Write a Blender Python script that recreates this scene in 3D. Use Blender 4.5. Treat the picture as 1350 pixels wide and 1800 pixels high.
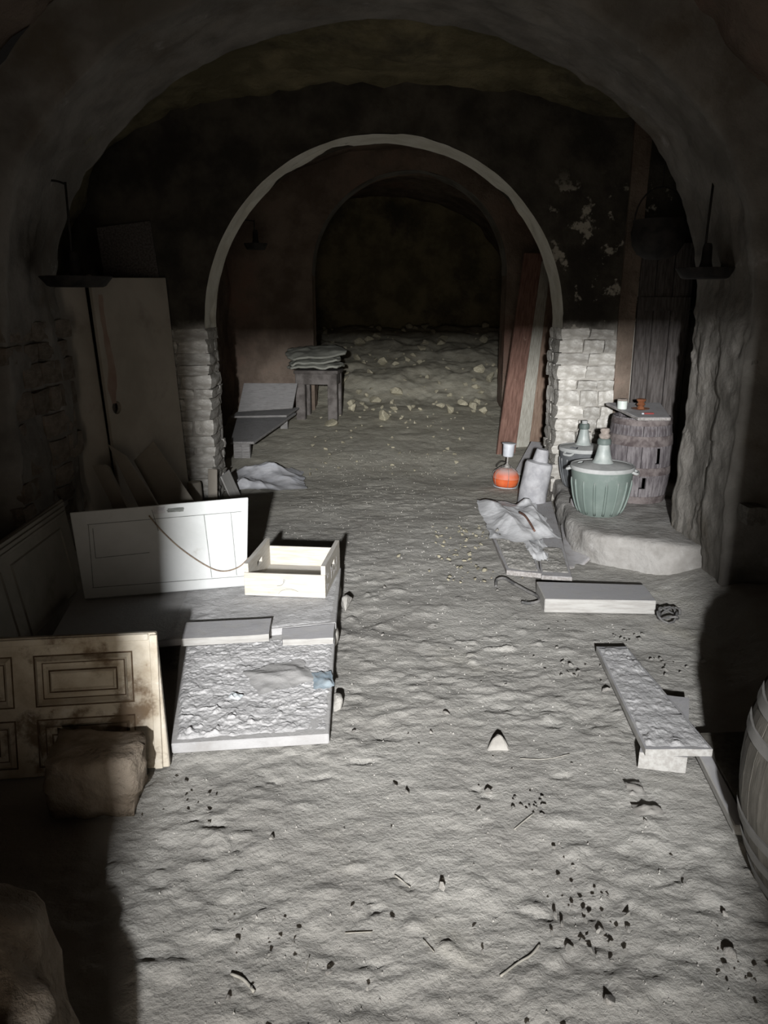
import bpy, bmesh, math, random
import numpy as np
from mathutils import Vector, Matrix
R = math.radians
for o in list(bpy.data.objects): bpy.data.objects.remove(o)
S = bpy.context.scene
COL = S.collection

# ------------------------------------------------------------------ camera
cam_d = bpy.data.cameras.new('camera'); cam = bpy.data.objects.new('camera', cam_d); COL.objects.link(cam)
cam_d.sensor_fit = 'VERTICAL'; cam_d.sensor_height = 36.0; cam_d.lens = 1352.0 / 1800.0 * 36.0
cam_d.clip_start = 0.02
cam.location = (0, 0, 1.55); cam.rotation_euler = (R(90 - 15.3), 0, 0)
S.camera = cam
# ------------------------------------------------------------------ world, lights, exposure
W = bpy.data.worlds.new('world'); S.world = W; W.use_nodes = True
W.node_tree.nodes['Background'].inputs[0].default_value = (0.004, 0.0036, 0.0032, 1)
W.node_tree.nodes['Background'].inputs[1].default_value = 1.0
S.view_settings.view_transform = 'Standard'; S.view_settings.look = 'None'
S.view_settings.exposure = 0.0; S.view_settings.gamma = 1.0; S.view_settings.use_curve_mapping = False
# daylight reaches the cellar only through the entrance behind the photographer: its narrow beam, and the dim
# diffuse daylight of the same entrance; both stand beyond the doorway in wall_entrance, where the shadow edges converge
def daylight(name, loc, target, w, h, power, color, spread):
    l = bpy.data.lights.new(name, 'AREA'); l.shape = 'RECTANGLE'; l.size = w; l.size_y = h
    l.energy = power; l.color = color; l.spread = R(spread)
    o = bpy.data.objects.new(name, l); COL.objects.link(o); o.location = loc
    o.rotation_euler = (Vector(target) - Vector(loc)).to_track_quat('-Z', 'Y').to_euler()
    return o
daylight('entrance_daylight_offscreen', (-0.20, -1.93, 1.88), (1.0, 14.0, 0.2), 0.11, 0.11, 112.0, (1, 1, 1), 56)
daylight('entrance_glow_offscreen', (-0.10, -1.95, 1.0), (-0.10, 5.0, 1.0), 0.9, 1.8, 62.0, (1.0, 0.87, 0.72), 180)

# ------------------------------------------------------------------ noise
def _h(ix, iy, iz):
    n = (ix.astype(np.int64) * 73856093) ^ (iy.astype(np.int64) * 19349663) ^ (iz.astype(np.int64) * 83492791)
    n = (n ^ (n >> 13)) * 1274126177 & 0x7fffffff
    n = (n ^ (n >> 15)) * 668265263 & 0x7fffffff
    return ((n ^ (n >> 11)) & 0xffff) / 65535.0
def vnoise(x, y, z):
    x, y, z = np.broadcast_arrays(np.asarray(x, float), np.asarray(y, float), np.asarray(z, float))
    fx, fy, fz_ = np.floor(x), np.floor(y), np.floor(z)
    ux, uy, uz = x - fx, y - fy, z - fz_
    ux, uy, uz = [u * u * u * (u * (u * 6 - 15) + 10) for u in (ux, uy, uz)]
    r = 0
    for a in (0, 1):
        for b in (0, 1):
            for c in (0, 1):
                w = (ux if a else 1 - ux) * (uy if b else 1 - uy) * (uz if c else 1 - uz)
                r = r + w * _h(fx + a, fy + b, fz_ + c)
    return r * 2 - 1
def fbm(x, y, z, octv=4, gain=0.5):
    r = 0; a = 1.0; t = 0; f = 1.0
    for i in range(octv):
        r = r + a * vnoise(x * f + 17.3 * i, y * f - 9.1 * i, z * f + 4.7 * i); t += a; a *= gain; f *= 2.03
    return r / t
def sstep(a, b, x):
    t = np.clip((np.asarray(x, float) - a) / (b - a), 0, 1); return t * t * (3 - 2 * t)

# ------------------------------------------------------------------ materials
def hexl(r, g, b): return (r, g, b, 1)
class NT:
    def __init__(s, m):
        s.t = m.node_tree; s.n = s.t.nodes; s.l = s.t.links
    def add(s, typ, **kw):
        nd = s.n.new(typ)
        for k, v in kw.items():
            if k.startswith('i_'):
                key = k[2:]; key = int(key) if key.isdigit() else key.replace('_', ' ')
                sock = nd.inputs[key]
                if hasattr(v, 'is_output'): s.l.new(v, sock)
                else: sock.default_value = v
            else: setattr(nd, k, v)
        return nd
    def mix(s, fac, a, b):
        nd = s.n.new('ShaderNodeMix'); nd.data_type = 'RGBA'
        for sock, v in ((nd.inputs[0], fac), (nd.inputs[6], a), (nd.inputs[7], b)):
            if hasattr(v, 'is_output'): s.l.new(v, sock)
            else: sock.default_value = v if not (isinstance(v, tuple) and len(v) == 3) else (*v, 1)
        return nd.outputs[2]
    def ramp(s, v, lo, hi):
        nd = s.add('ShaderNodeMapRange', i_1=lo, i_2=hi); s.l.new(v, nd.inputs[0]); nd.interpolation_type = 'SMOOTHSTEP'
        return nd.outputs[0]
    def noise(s, co, scale, detail=6, rough=0.6):
        nd = s.add('ShaderNodeTexNoise', i_Scale=scale, i_Detail=detail, i_Roughness=rough); s.l.new(co, nd.inputs['Vector'])
        return nd.outputs[0]
    def math(s, op, a, b):
        nd = s.n.new('ShaderNodeMath'); nd.operation = op
        for i, v in enumerate((a, b)):
            if hasattr(v, 'is_output'): s.l.new(v, nd.inputs[i])
            else: nd.inputs[i].default_value = v
        return nd.outputs[0]
MATS = {}
def earth_extra(t, co, base):
    sx = t.add('ShaderNodeSeparateXYZ'); t.l.new(co, sx.inputs[0])
    f = t.math('MULTIPLY', t.ramp(t.math('ADD', sx.outputs[1], t.noise(co, 1.1, 4)), 4.2, 10.5), 0.8)
    return t.mix(f, base, t.mix(t.ramp(t.noise(co, 5.0), 0.35, 0.65), (0.29, 0.27, 0.205), (0.40, 0.38, 0.30)))
def mat(name, c1, c2, scale=5, lo=0.35, hi=0.65, rough=0.9, spec=0.2, bump=0.3, bscale=40, bdist=0.01, stains=(), dust=None,
        dustlo=0.45, stretch=None, rand=0.0, metal=0.0, alpha=1.0, trans=0.0, extra=None):
    m = bpy.data.materials.new(name); m.use_nodes = True; MATS[name] = m
    t = NT(m); P = t.n['Principled BSDF']
    co = t.add('ShaderNodeTexCoord').outputs['Object']
    g = co
    if stretch:
        mp = t.add('ShaderNodeMapping'); t.l.new(co, mp.inputs[0]); mp.inputs['Scale'].default_value = stretch; g = mp.outputs[0]
    base = t.mix(t.ramp(t.noise(g, scale), lo, hi), c1, c2)
    for (sc, ss, slo, shi, amt) in stains:
        f = t.math('MULTIPLY', t.ramp(t.noise(co, ss, 8, 0.65), slo, shi), amt)
        base = t.mix(f, base, sc)
    if rand:
        oi = t.add('ShaderNodeObjectInfo').outputs['Random']
        v = t.math('ADD', t.math('MULTIPLY', oi, rand * 2), 1.0 - rand)
        hs = t.add('ShaderNodeHueSaturation'); t.l.new(base, hs.inputs['Color']); t.l.new(v, hs.inputs['Value']); base = hs.outputs[0]
    if extra: base = extra(t, co, base)
    if dust:
        ge = t.add('ShaderNodeNewGeometry'); sx = t.add('ShaderNodeSeparateXYZ'); t.l.new(ge.outputs['Normal'], sx.inputs[0])
        f = t.math('MULTIPLY', t.ramp(sx.outputs[2], dustlo, 0.95), t.ramp(t.noise(co, 14, 6), 0.2, 0.55))
        base = t.mix(t.math('MULTIPLY', f, dust[3] if len(dust) > 3 else 1.0), base, dust[:3])
    t.l.new(base, P.inputs['Base Color'])
    P.inputs['Roughness'].default_value = rough; P.inputs['Specular IOR Level'].default_value = spec
    P.inputs['Metallic'].default_value = metal; P.inputs['Alpha'].default_value = alpha; P.inputs['Transmission Weight'].default_value = trans
    if bump:
        b = t.add('ShaderNodeBump', i_Strength=bump, i_Distance=bdist)
        hsum = t.math('ADD', t.noise(g, bscale, 8, 0.65), t.math('MULTIPLY', t.noise(co, bscale * 0.23, 4), 1.5))
        t.l.new(hsum, b.inputs['Height']); t.l.new(b.outputs[0], P.inputs['Normal'])
    return m
DUST = (0.36, 0.35, 0.35)
mat('earth', (0.315, 0.305, 0.285), (0.40, 0.39, 0.365), 1.6, bump=0.7, bscale=60, bdist=0.010, rough=1.0, spec=0.05,
    stains=(((0.40, 0.37, 0.28), 0.9, 0.55, 0.75, 0.35), ((0.24, 0.23, 0.21), 2.2, 0.55, 0.75, 0.6), ((0.50, 0.49, 0.47), 60, 0.70, 0.76, 0.6)), extra=earth_extra)
mat('rock_brown', (0.13, 0.10, 0.080), (0.23, 0.185, 0.15), 2.2, bump=0.8, bscale=14, bdist=0.04, spec=0.05,
    stains=(((0.20, 0.11, 0.085), 1.1, 0.5, 0.7, 0.7), ((0.30, 0.27, 0.22), 3.0, 0.58, 0.75, 0.6)))
mat('rock_yellow', (0.13, 0.115, 0.07), (0.24, 0.21, 0.13), 2.5, bump=0.9, bscale=9, bdist=0.05, spec=0.05,
    stains=(((0.055, 0.05, 0.042), 1.2, 0.5, 0.68, 0.8),))
def plaster_extra(t, co, base):
    sx = t.add('ShaderNodeSeparateXYZ'); t.l.new(co, sx.inputs[0])
    return base
mat('crust', (0.39, 0.387, 0.39), (0.50, 0.497, 0.50), 8.0, bump=0.6, bscale=60, bdist=0.008, rough=1.0, spec=0.05)
mat('plaster', (0.145, 0.136, 0.122), (0.235, 0.222, 0.203), 3.0, bump=0.55, bscale=16, bdist=0.02, spec=0.08,
    stains=(((0.12, 0.10, 0.075), 1.6, 0.52, 0.72, 0.8), ((0.36, 0.35, 0.34), 5.0, 0.62, 0.74, 0.6), ((0.22, 0.20, 0.07), 2.3, 0.68, 0.78, 0.5), ((0.10, 0.085, 0.07), 7.0, 0.66, 0.74, 0.6)))
mat('plaster_pale', (0.66, 0.64, 0.56), (0.78, 0.77, 0.70), 6.0, bump=0.5, bscale=22, bdist=0.012, spec=0.08,
    stains=(((0.50, 0.56, 0.16), 1.5, 0.64, 0.74, 0.8), ((0.30, 0.27, 0.23), 6.0, 0.64, 0.72, 0.7)))
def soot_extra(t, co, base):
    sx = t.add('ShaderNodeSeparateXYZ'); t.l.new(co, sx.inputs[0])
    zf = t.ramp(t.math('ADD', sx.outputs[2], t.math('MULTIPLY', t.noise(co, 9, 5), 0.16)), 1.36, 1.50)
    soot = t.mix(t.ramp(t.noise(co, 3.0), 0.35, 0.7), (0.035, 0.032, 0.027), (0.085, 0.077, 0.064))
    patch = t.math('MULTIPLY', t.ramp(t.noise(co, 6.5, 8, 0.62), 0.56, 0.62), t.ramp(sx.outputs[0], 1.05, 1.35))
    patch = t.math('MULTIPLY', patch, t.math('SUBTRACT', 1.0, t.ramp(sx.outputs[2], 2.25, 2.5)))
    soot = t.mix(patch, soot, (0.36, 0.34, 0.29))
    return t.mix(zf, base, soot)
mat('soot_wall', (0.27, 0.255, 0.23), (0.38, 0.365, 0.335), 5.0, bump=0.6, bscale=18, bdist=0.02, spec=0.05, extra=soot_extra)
mat('stone', (0.32, 0.305, 0.275), (0.50, 0.485, 0.455), 2.4, bump=0.7, bscale=9, bdist=0.012, spec=0.08, rand=0.22,
    stains=(((0.64, 0.63, 0.59), 2.5, 0.56, 0.66, 0.7), ((0.24, 0.215, 0.19), 2, 0.58, 0.7, 0.6)))
mat('stone_wall', (0.14, 0.118, 0.095), (0.22, 0.19, 0.16), 2.0, bump=0.7, bscale=7, bdist=0.014, spec=0.06, rand=0.25,
    stains=(((0.26, 0.15, 0.09), 1.2, 0.58, 0.72, 0.6), ((0.20, 0.18, 0.08), 1.4, 0.62, 0.74, 0.5)))
mat('rubble', (0.30, 0.275, 0.20), (0.45, 0.42, 0.32), 8.0, bump=0.6, bscale=40, bdist=0.01, spec=0.06, rand=0.25)
mat('pebble', (0.20, 0.19, 0.175), (0.33, 0.32, 0.30), 6.0, bump=0.4, bscale=80, bdist=0.004, spec=0.1, rand=0.2)
mat('boulder', (0.25, 0.20, 0.15), (0.40, 0.34, 0.275), 6.0, bump=0.9, bscale=22, bdist=0.03, spec=0.06,
    stains=(((0.36, 0.31, 0.26), 9, 0.6, 0.72, 0.6), ((0.09, 0.065, 0.045), 7, 0.64, 0.74, 0.7)))
mat('bench_wood', (0.16, 0.155, 0.15), (0.25, 0.243, 0.238), 9.0, stretch=(1, 9, 9), bump=0.5, bscale=26, bdist=0.006, dust=(0.28, 0.278, 0.28, 0.8), spec=0.1)
mat('grey_wood', (0.23, 0.215, 0.205), (0.36, 0.345, 0.335), 9.0, stretch=(1, 9, 9), bump=0.5, bscale=26, bdist=0.006, dust=(0.37, 0.365, 0.375, 0.9), spec=0.1,
    stains=(((0.50, 0.49, 0.46), 16, 0.62, 0.74, 0.6),))
mat('pale_wood', (0.31, 0.30, 0.285), (0.40, 0.395, 0.38), 7.0, stretch=(1, 9, 9), bump=0.35, bscale=30, bdist=0.004, dust=(0.34, 0.338, 0.35, 0.95), dustlo=0.7, spec=0.1,
    stains=(((0.36, 0.33, 0.29), 14, 0.6, 0.74, 0.6),))
mat('slab_top', (0.34, 0.335, 0.335), (0.42, 0.42, 0.425), 6.0, bump=0.5, bscale=45, bdist=0.006, spec=0.1, dust=(0.36, 0.355, 0.35, 0.9),
    stains=(((0.26, 0.24, 0.21), 4.0, 0.55, 0.75, 0.6), ((0.46, 0.475, 0.49), 22, 0.66, 0.74, 0.6)))
mat('white_board', (0.455, 0.47, 0.465), (0.53, 0.545, 0.545), 3.0, bump=0.15, bscale=60, bdist=0.003, rough=0.6, spec=0.3,
    stains=(((0.30, 0.28, 0.24), 9, 0.60, 0.8, 0.6), ((0.30, 0.27, 0.22), 38, 0.70, 0.76, 0.8)))
mat('pencil', (0.14, 0.15, 0.14), (0.22, 0.23, 0.22), 20, bump=0)
mat('old_paint', (0.36, 0.30, 0.22), (0.58, 0.53, 0.44), 6.0, lo=0.3, hi=0.6, bump=0.5, bscale=30, bdist=0.006, rough=0.75, spec=0.2,
    stains=(((0.12, 0.075, 0.04), 4.5, 0.50, 0.62, 0.85), ((0.68, 0.65, 0.60), 12, 0.58, 0.68, 0.6), ((0.20, 0.12, 0.06), 18, 0.64, 0.72, 0.6)))
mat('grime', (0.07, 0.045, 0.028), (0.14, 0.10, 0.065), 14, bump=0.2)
mat('dull_panel', (0.21, 0.195, 0.165), (0.27, 0.25, 0.215), 3.0, bump=0.25, bscale=30, bdist=0.004, rough=0.8, stains=(((0.13, 0.115, 0.095), 4, 0.55, 0.75, 0.6),))
mat('ledge', (0.25, 0.24, 0.225), (0.36, 0.35, 0.335), 5.0, bump=0.8, bscale=20, bdist=0.015, rough=1.0, spec=0.05, stains=(((0.44, 0.43, 0.42), 7, 0.6, 0.72, 0.6), ((0.16, 0.15, 0.135), 5, 0.6, 0.74, 0.5)))
mat('lean_board', (0.33, 0.30, 0.255), (0.41, 0.375, 0.325), 2.0, bump=0.2, bscale=30, bdist=0.004, rough=0.8,
    stains=(((0.20, 0.17, 0.14), 2.5, 0.55, 0.75, 0.5), ((0.42, 0.40, 0.36), 6, 0.6, 0.75, 0.4)))
mat('rust_stain', (0.27, 0.185, 0.15), (0.33, 0.255, 0.21), 6.0, bump=0.2, bscale=30)
mat('pine', (0.45, 0.415, 0.355), (0.55, 0.525, 0.475), 8.0, stretch=(1, 10, 10), bump=0.25, bscale=22, bdist=0.003, rough=0.7, dust=(0.42, 0.41, 0.40, 0.5), dustlo=0.8,
    stains=(((0.34, 0.27, 0.19), 13, 0.64, 0.76, 0.5),))
mat('print', (0.06, 0.06, 0.065), (0.13, 0.13, 0.14), 30, bump=0)
mat('print_soft', (0.36, 0.36, 0.38), (0.46, 0.45, 0.45), 30, bump=0)
mat('red_plank', (0.12, 0.065, 0.05), (0.20, 0.115, 0.09), 6.0, stretch=(1, 8, 8), bump=0.4, bscale=26, bdist=0.004, stains=(((0.34, 0.25, 0.19), 9, 0.6, 0.75, 0.7),), rough=0.8)
mat('ochre_plank', (0.17, 0.115, 0.085), (0.26, 0.19, 0.145), 6.0, stretch=(1, 8, 8), bump=0.4, bscale=26, bdist=0.004, stains=(((0.15, 0.09, 0.06), 6, 0.6, 0.75, 0.7),), rough=0.8)
mat('weathered_plank', (0.28, 0.265, 0.225), (0.44, 0.43, 0.38), 9.0, stretch=(1, 14, 14), bump=0.7, bscale=20, bdist=0.008)
mat('dark_wood', (0.06, 0.053, 0.05), (0.11, 0.10, 0.096), 8.0, stretch=(9, 9, 1), bump=0.6, bscale=24, bdist=0.006, spec=0.1,
    stains=(((0.22, 0.20, 0.19), 7, 0.6, 0.75, 0.6),))
mat('barrel_dark', (0.085, 0.075, 0.08), (0.20, 0.185, 0.19), 7.0, stretch=(6, 6, 1), bump=0.6, bscale=26, bdist=0.006, spec=0.1,
    stains=(((0.34, 0.33, 0.33), 16, 0.62, 0.74, 0.7), ((0.06, 0.04, 0.035), 5, 0.6, 0.72, 0.5)))
mat('hoop_rust', (0.075, 0.06, 0.06), (0.19, 0.165, 0.16), 14.0, bump=0.5, bscale=50, bdist=0.004, rough=0.85, metal=0.1, stains=(((0.33, 0.31, 0.31), 20, 0.62, 0.74, 0.6),))
mat('barrel_oak', (0.08, 0.074, 0.063), (0.13, 0.121, 0.105), 6.0, stretch=(6, 6, 1), bump=0.35, bscale=24, bdist=0.004, rough=0.7, stains=(((0.13, 0.11, 0.09), 5, 0.58, 0.74, 0.6),))
mat('hoop_zinc', (0.14, 0.136, 0.128), (0.19, 0.185, 0.176), 9.0, bump=0.15, bscale=50, bdist=0.002, rough=0.6, metal=0.15)
mat('green_plastic', (0.13, 0.165, 0.15), (0.175, 0.215, 0.195), 4.0, bump=0.1, bscale=60, bdist=0.002, rough=0.55, spec=0.35, dust=(0.30, 0.31, 0.30, 0.8), dustlo=0.15,
    stains=(((0.24, 0.265, 0.255), 7, 0.55, 0.75, 0.5),))
mat('dark_plastic', (0.075, 0.08, 0.085), (0.12, 0.125, 0.13), 6.0, bump=0.1, bscale=60, rough=0.6, dust=(0.38, 0.38, 0.37, 0.9), dustlo=0.1)
mat('lid_dust', (0.31, 0.32, 0.315), (0.40, 0.405, 0.40), 9.0, bump=0.25, bscale=50, bdist=0.003, rough=0.85, stains=(((0.27, 0.29, 0.28), 12, 0.6, 0.74, 0.6),))
mat('dusty_glass', (0.25, 0.285, 0.275), (0.36, 0.385, 0.37), 10.0, bump=0.1, bscale=40, rough=0.45, spec=0.5)
mat('dark_band', (0.055, 0.075, 0.07), (0.12, 0.145, 0.135), 10.0, bump=0.1, rough=0.5)
mat('cork', (0.20, 0.17, 0.15), (0.34, 0.30, 0.27), 20.0, bump=0.4, bscale=60, bdist=0.003)
mat('orange_enamel', (0.58, 0.10, 0.03), (0.66, 0.15, 0.05), 9.0, bump=0.05, rough=0.5, spec=0.4, dust=(0.42, 0.33, 0.31, 0.95), dustlo=0.05)
mat('white_enamel', (0.42, 0.44, 0.48), (0.52, 0.54, 0.57), 9.0, bump=0.1, rough=0.5, spec=0.4, stains=(((0.30, 0.30, 0.33), 34, 0.62, 0.70, 0.7),))
mat('wire', (0.18, 0.17, 0.16), (0.36, 0.35, 0.33), 30.0, bump=0, rough=0.6, metal=0.3)
mat('black_iron', (0.012, 0.011, 0.011), (0.03, 0.027, 0.025), 12.0, bump=0.3, bscale=40, bdist=0.003, rough=0.7)
mat('dusty_jug', (0.27, 0.27, 0.285), (0.40, 0.40, 0.415), 10.0, bump=0.4, bscale=28, bdist=0.008, rough=0.8, stains=(((0.28, 0.275, 0.28), 12, 0.55, 0.72, 0.6),))
mat('plastic_bag', (0.58, 0.585, 0.60), (0.70, 0.71, 0.725), 5.0, bump=0.5, bscale=12, bdist=0.012, rough=0.45, spec=0.4, stains=(((0.33, 0.33, 0.36), 6, 0.55, 0.72, 0.5),))
mat('grey_bag', (0.42, 0.425, 0.45), (0.56, 0.565, 0.59), 6.0, bump=0.5, bscale=12, bdist=0.012, rough=0.5, spec=0.4, stains=(((0.58, 0.60, 0.66), 5, 0.56, 0.66, 0.6),))
mat('sacking', (0.25, 0.255, 0.225), (0.33, 0.335, 0.295), 6.0, bump=0.4, bscale=20, bdist=0.008)
mat('stool_wood', (0.075, 0.067, 0.062), (0.15, 0.137, 0.13), 8.0, bump=0.5, bscale=24, bdist=0.005)
mat('glaze_brown', (0.15, 0.055, 0.025), (0.24, 0.10, 0.05), 14.0, bump=0.1, rough=0.35, spec=0.5)
mat('red_plastic', (0.20, 0.04, 0.04), (0.27, 0.06, 0.055), 14.0, bump=0, rough=0.4)
mat('milk_glass', (0.52, 0.57, 0.54), (0.60, 0.64, 0.61), 14.0, bump=0, rough=0.35, spec=0.5)
mat('string', (0.16, 0.12, 0.09), (0.25, 0.20, 0.15), 40, bump=0)
mat('straw', (0.26, 0.25, 0.22), (0.36, 0.345, 0.31), 40, bump=0)
mat('rubber', (0.07, 0.07, 0.07), (0.17, 0.165, 0.16), 18, bump=0.2, rough=0.8)
mat('paper_scrap', (0.46, 0.50, 0.52), (0.55, 0.57, 0.58), 12, bump=0.2, bscale=30, bdist=0.003)
mat('blue_film', (0.22, 0.28, 0.33), (0.34, 0.40, 0.44), 12, bump=0.4, bscale=14, bdist=0.01, rough=0.35, spec=0.5)

# ------------------------------------------------------------------ object helpers
def link(name, me, m, parent=None, smooth=False):
    o = bpy.data.objects.new(name, me); COL.objects.link(o)
    if m: me.materials.clear(); me.materials.append(MATS[m])
    if smooth:
        me.polygons.foreach_set('use_smooth', [True] * len(me.polygons))
    if parent: o.parent = parent
    return o
def tag(o, label=None, cat=None, group=None, kind=None):
    if label: o['label'] = label
    if cat: o['category'] = cat
    if group: o['group'] = group
    if kind: o['kind'] = kind
    return o
def thing(name, label, cat, loc=(0, 0, 0), rot=(0, 0, 0), group=None):
    o = bpy.data.objects.new(name, None); COL.objects.link(o); o.empty_display_size = 0.05
    o.location = loc; o.rotation_euler = rot
    return tag(o, label, cat, group)
def grid_mesh(name, P):
    n, m = P.shape[:2]
    me = bpy.data.meshes.new(name)
    idx = np.arange(n * m).reshape(n, m)
    q = np.stack([idx[:-1, :-1], idx[:-1, 1:], idx[1:, 1:], idx[1:, :-1]], -1).reshape(-1, 4)
    me.vertices.add(n * m); me.vertices.foreach_set('co', P.reshape(-1).astype(np.float32))
    me.loops.add(q.size); me.loops.foreach_set('vertex_index', q.reshape(-1).astype(np.int32))
    me.polygons.add(len(q)); me.polygons.foreach_set('loop_start', np.arange(0, q.size, 4, dtype=np.int32))
    me.polygons.foreach_set('use_smooth', np.ones(len(q), dtype=bool))
    me.update(calc_edges=True); me.validate()
    return me
def pymesh(name, v, f):
    me = bpy.data.meshes.new(name); me.from_pydata(v, [], f); me.update(); return me
def bm_mesh(name, bm):
    me = bpy.data.meshes.new(name); bmesh.ops.recalc_face_normals(bm, faces=bm.faces); bm.to_mesh(me); bm.free(); return me
def box_bm(x0, x1, y0, y1, z0, z1, bevel=0.0):
    bm = bmesh.new()
    vs = [bm.verts.new(p) for p in ((x0, y0, z0), (x1, y0, z0), (x1, y1, z0), (x0, y1, z0), (x0, y0, z1), (x1, y0, z1), (x1, y1, z1), (x0, y1, z1))]
    for f in ((3, 2, 1, 0), (4, 5, 6, 7), (0, 1, 5, 4), (1, 2, 6, 5), (2, 3, 7, 6), (3, 0, 4, 7)): bm.faces.new([vs[i] for i in f])
    if bevel: bmesh.ops.bevel(bm, geom=bm.edges[:], offset=bevel, segments=1, affect='EDGES', clamp_overlap=True)
    return bm
def box(name, x0, x1, y0, y1, z0, z1, m, parent=None, bevel=0.002):
    return link(name, bm_mesh(name, box_bm(x0, x1, y0, y1, z0, z1, bevel)), m, parent)
def lathe_mesh(name, prof, seg=32, cap=True, a0=0.0, wob=0.0, seed=0):
    v = []; f = []; n = len(prof)
    for i in range(seg):
        a = a0 + 2 * math.pi * i / seg
        for (r, z) in prof: v.append((r * math.cos(a), r * math.sin(a), z))
    for i in range(seg):
        j = (i + 1) % seg
        for k in range(n - 1): f.append((i * n + k, j * n + k, j * n + k + 1, i * n + k + 1))
    if cap:
        if prof[0][0] > 1e-5: f.append([i * n for i in range(seg)][::-1])
        if prof[-1][0] > 1e-5: f.append([i * n + n - 1 for i in range(seg)])
    if wob:
        a = np.array(v); d = fbm(a[:, 0] * 9 + seed, a[:, 1] * 9, a[:, 2] * 7, 3) * wob
        rr = np.maximum(np.hypot(a[:, 0], a[:, 1]), 1e-4); a[:, 0] += a[:, 0] / rr * d; a[:, 1] += a[:, 1] / rr * d; a[:, 2] += d * 0.3; v = a.tolist()
    return pymesh(name, v, f)
def lathe(name, prof, m, parent=None, seg=32, smooth=True, **kw):
    o = link(name, lathe_mesh(name, prof, seg, **kw), m, parent, smooth)
    if smooth: autosmooth(o)
    return o
def autosmooth(o, ang=40):
    try: o.data.set_sharp_from_angle(angle=R(ang))
    except Exception: pass
def tube_mesh(name, pts, r, seg=6):
    pts = [Vector(p) for p in pts]; v = []; f = []
    n = len(pts); ref = Vector((0, 0, 1))
    t0 = (pts[1] - pts[0]).normalized()
    if abs(t0.dot(ref)) > 0.9: ref = Vector((1, 0, 0))
    u = t0.cross(ref).normalized()
    for i in range(n):
        t = (pts[min(i + 1, n - 1)] - pts[max(i - 1, 0)]).normalized()
        u = (u - t * u.dot(t)).normalized(); w = t.cross(u)
        rr = r[i] if isinstance(r, (list, tuple)) else r
        for k in range(seg):
            a = 2 * math.pi * k / seg; v.append(tuple(pts[i] + (u * math.cos(a) + w * math.sin(a)) * rr))
    for i in range(n - 1):
        for k in range(seg):
            l = (k + 1) % seg; f.append((i * seg + k, i * seg + l, (i + 1) * seg + l, (i + 1) * seg + k))
    f.append(list(range(seg))[::-1]); f.append([(n - 1) * seg + k for k in range(seg)])
    return pymesh(name, v, f)
def tube(name, pts, r, m, parent=None, seg=6):
    return link(name, tube_mesh(name, pts, r, seg), m, parent, True)
def spline(pts, n=8):
    pts = [Vector(p) for p in pts]; out = []
    for i in range(len(pts) - 1):
        p0 = pts[max(i - 1, 0)]; p1 = pts[i]; p2 = pts[i + 1]; p3 = pts[min(i + 2, len(pts) - 1)]
        for k in range(n):
            t = k / n
            out.append(0.5 * ((2 * p1) + (p2 - p0) * t + (2 * p0 - 5 * p1 + 4 * p2 - p3) * t * t + (3 * p1 - p0 - 3 * p2 + p3) * t ** 3))
    out.append(pts[-1]); return out
def frame4(c):
    c = [Vector(p) for p in c]; o = sum(c, Vector()) / 4
    e = (c[1] - c[0]) + (c[2] - c[3]); g = (c[3] - c[0]) + (c[2] - c[1])
    nrm = e.cross(g).normalized(); x = (e if e.length >= g.length else g).normalized(); y = nrm.cross(x)
    return Matrix(((x.x, y.x, nrm.x, o.x), (x.y, y.y, nrm.y, o.y), (x.z, y.z, nrm.z, o.z), (0, 0, 0, 1)))
def board(name, corners, t, m, parent=None, bevel=0.004, worn=0.0, seed=0):
    """quad slab: corners counter-clockwise seen from its upper/front face, t = thickness behind that face"""
    M = frame4(corners); Mi = M.inverted(); c = [Mi @ Vector(p) for p in corners]
    for p in c: p.z = 0.0
    bm = bmesh.new()
    a = [bm.verts.new(p) for p in c]; b = [bm.verts.new(p - Vector((0, 0, t))) for p in c]
    bm.faces.new(a); bm.faces.new(b[::-1])
    for i in range(4): j = (i + 1) % 4; bm.faces.new((a[i], b[i], b[j], a[j]))
    if worn:
        bmesh.ops.subdivide_edges(bm, edges=bm.edges[:], cuts=7, use_grid_fill=True)
        for v in bm.verts:
            k = v.co; d = float(fbm(k.x * 14 + seed, k.y * 14, k.z * 14, 3)) * worn; e_ = float(fbm(k.x * 9 - seed, k.y * 9 + 5, k.z * 9, 3)) * worn
            v.co += Vector((d, e_, d * 0.4))
    elif bevel: bmesh.ops.bevel(bm, geom=bm.edges[:], offset=min(bevel, t * 0.3), segments=1, affect='EDGES')
    o = link(name, bm_mesh(name, bm), m); o.matrix_world = M
    if parent: o.parent = parent; o.matrix_parent_inverse = parent.matrix_basis.inverted()
    return o
def rock_mesh(name, seed, sub=2, amp=0.28, flat=(1, 1, 1), box_k=0.0, freq=1.5):
    bm = bmesh.new(); bmesh.ops.create_icosphere(bm, subdivisions=sub, radius=1.0)
    a = np.array([v.co[:] for v in bm.verts])
    if box_k:
        mx = np.abs(a).max(1, keepdims=True); a = a * (1 - box_k) + a / mx * box_k * 0.86
    d = 1 + amp * fbm(a[:, 0] * freq + seed * 7.7, a[:, 1] * freq + 3.1 * seed, a[:, 2] * freq, 3)
    a = a * d[:, None] * np.array(flat)
    for v, p in zip(bm.verts, a): v.co = p
    return bm_mesh(name, bm)
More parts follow.
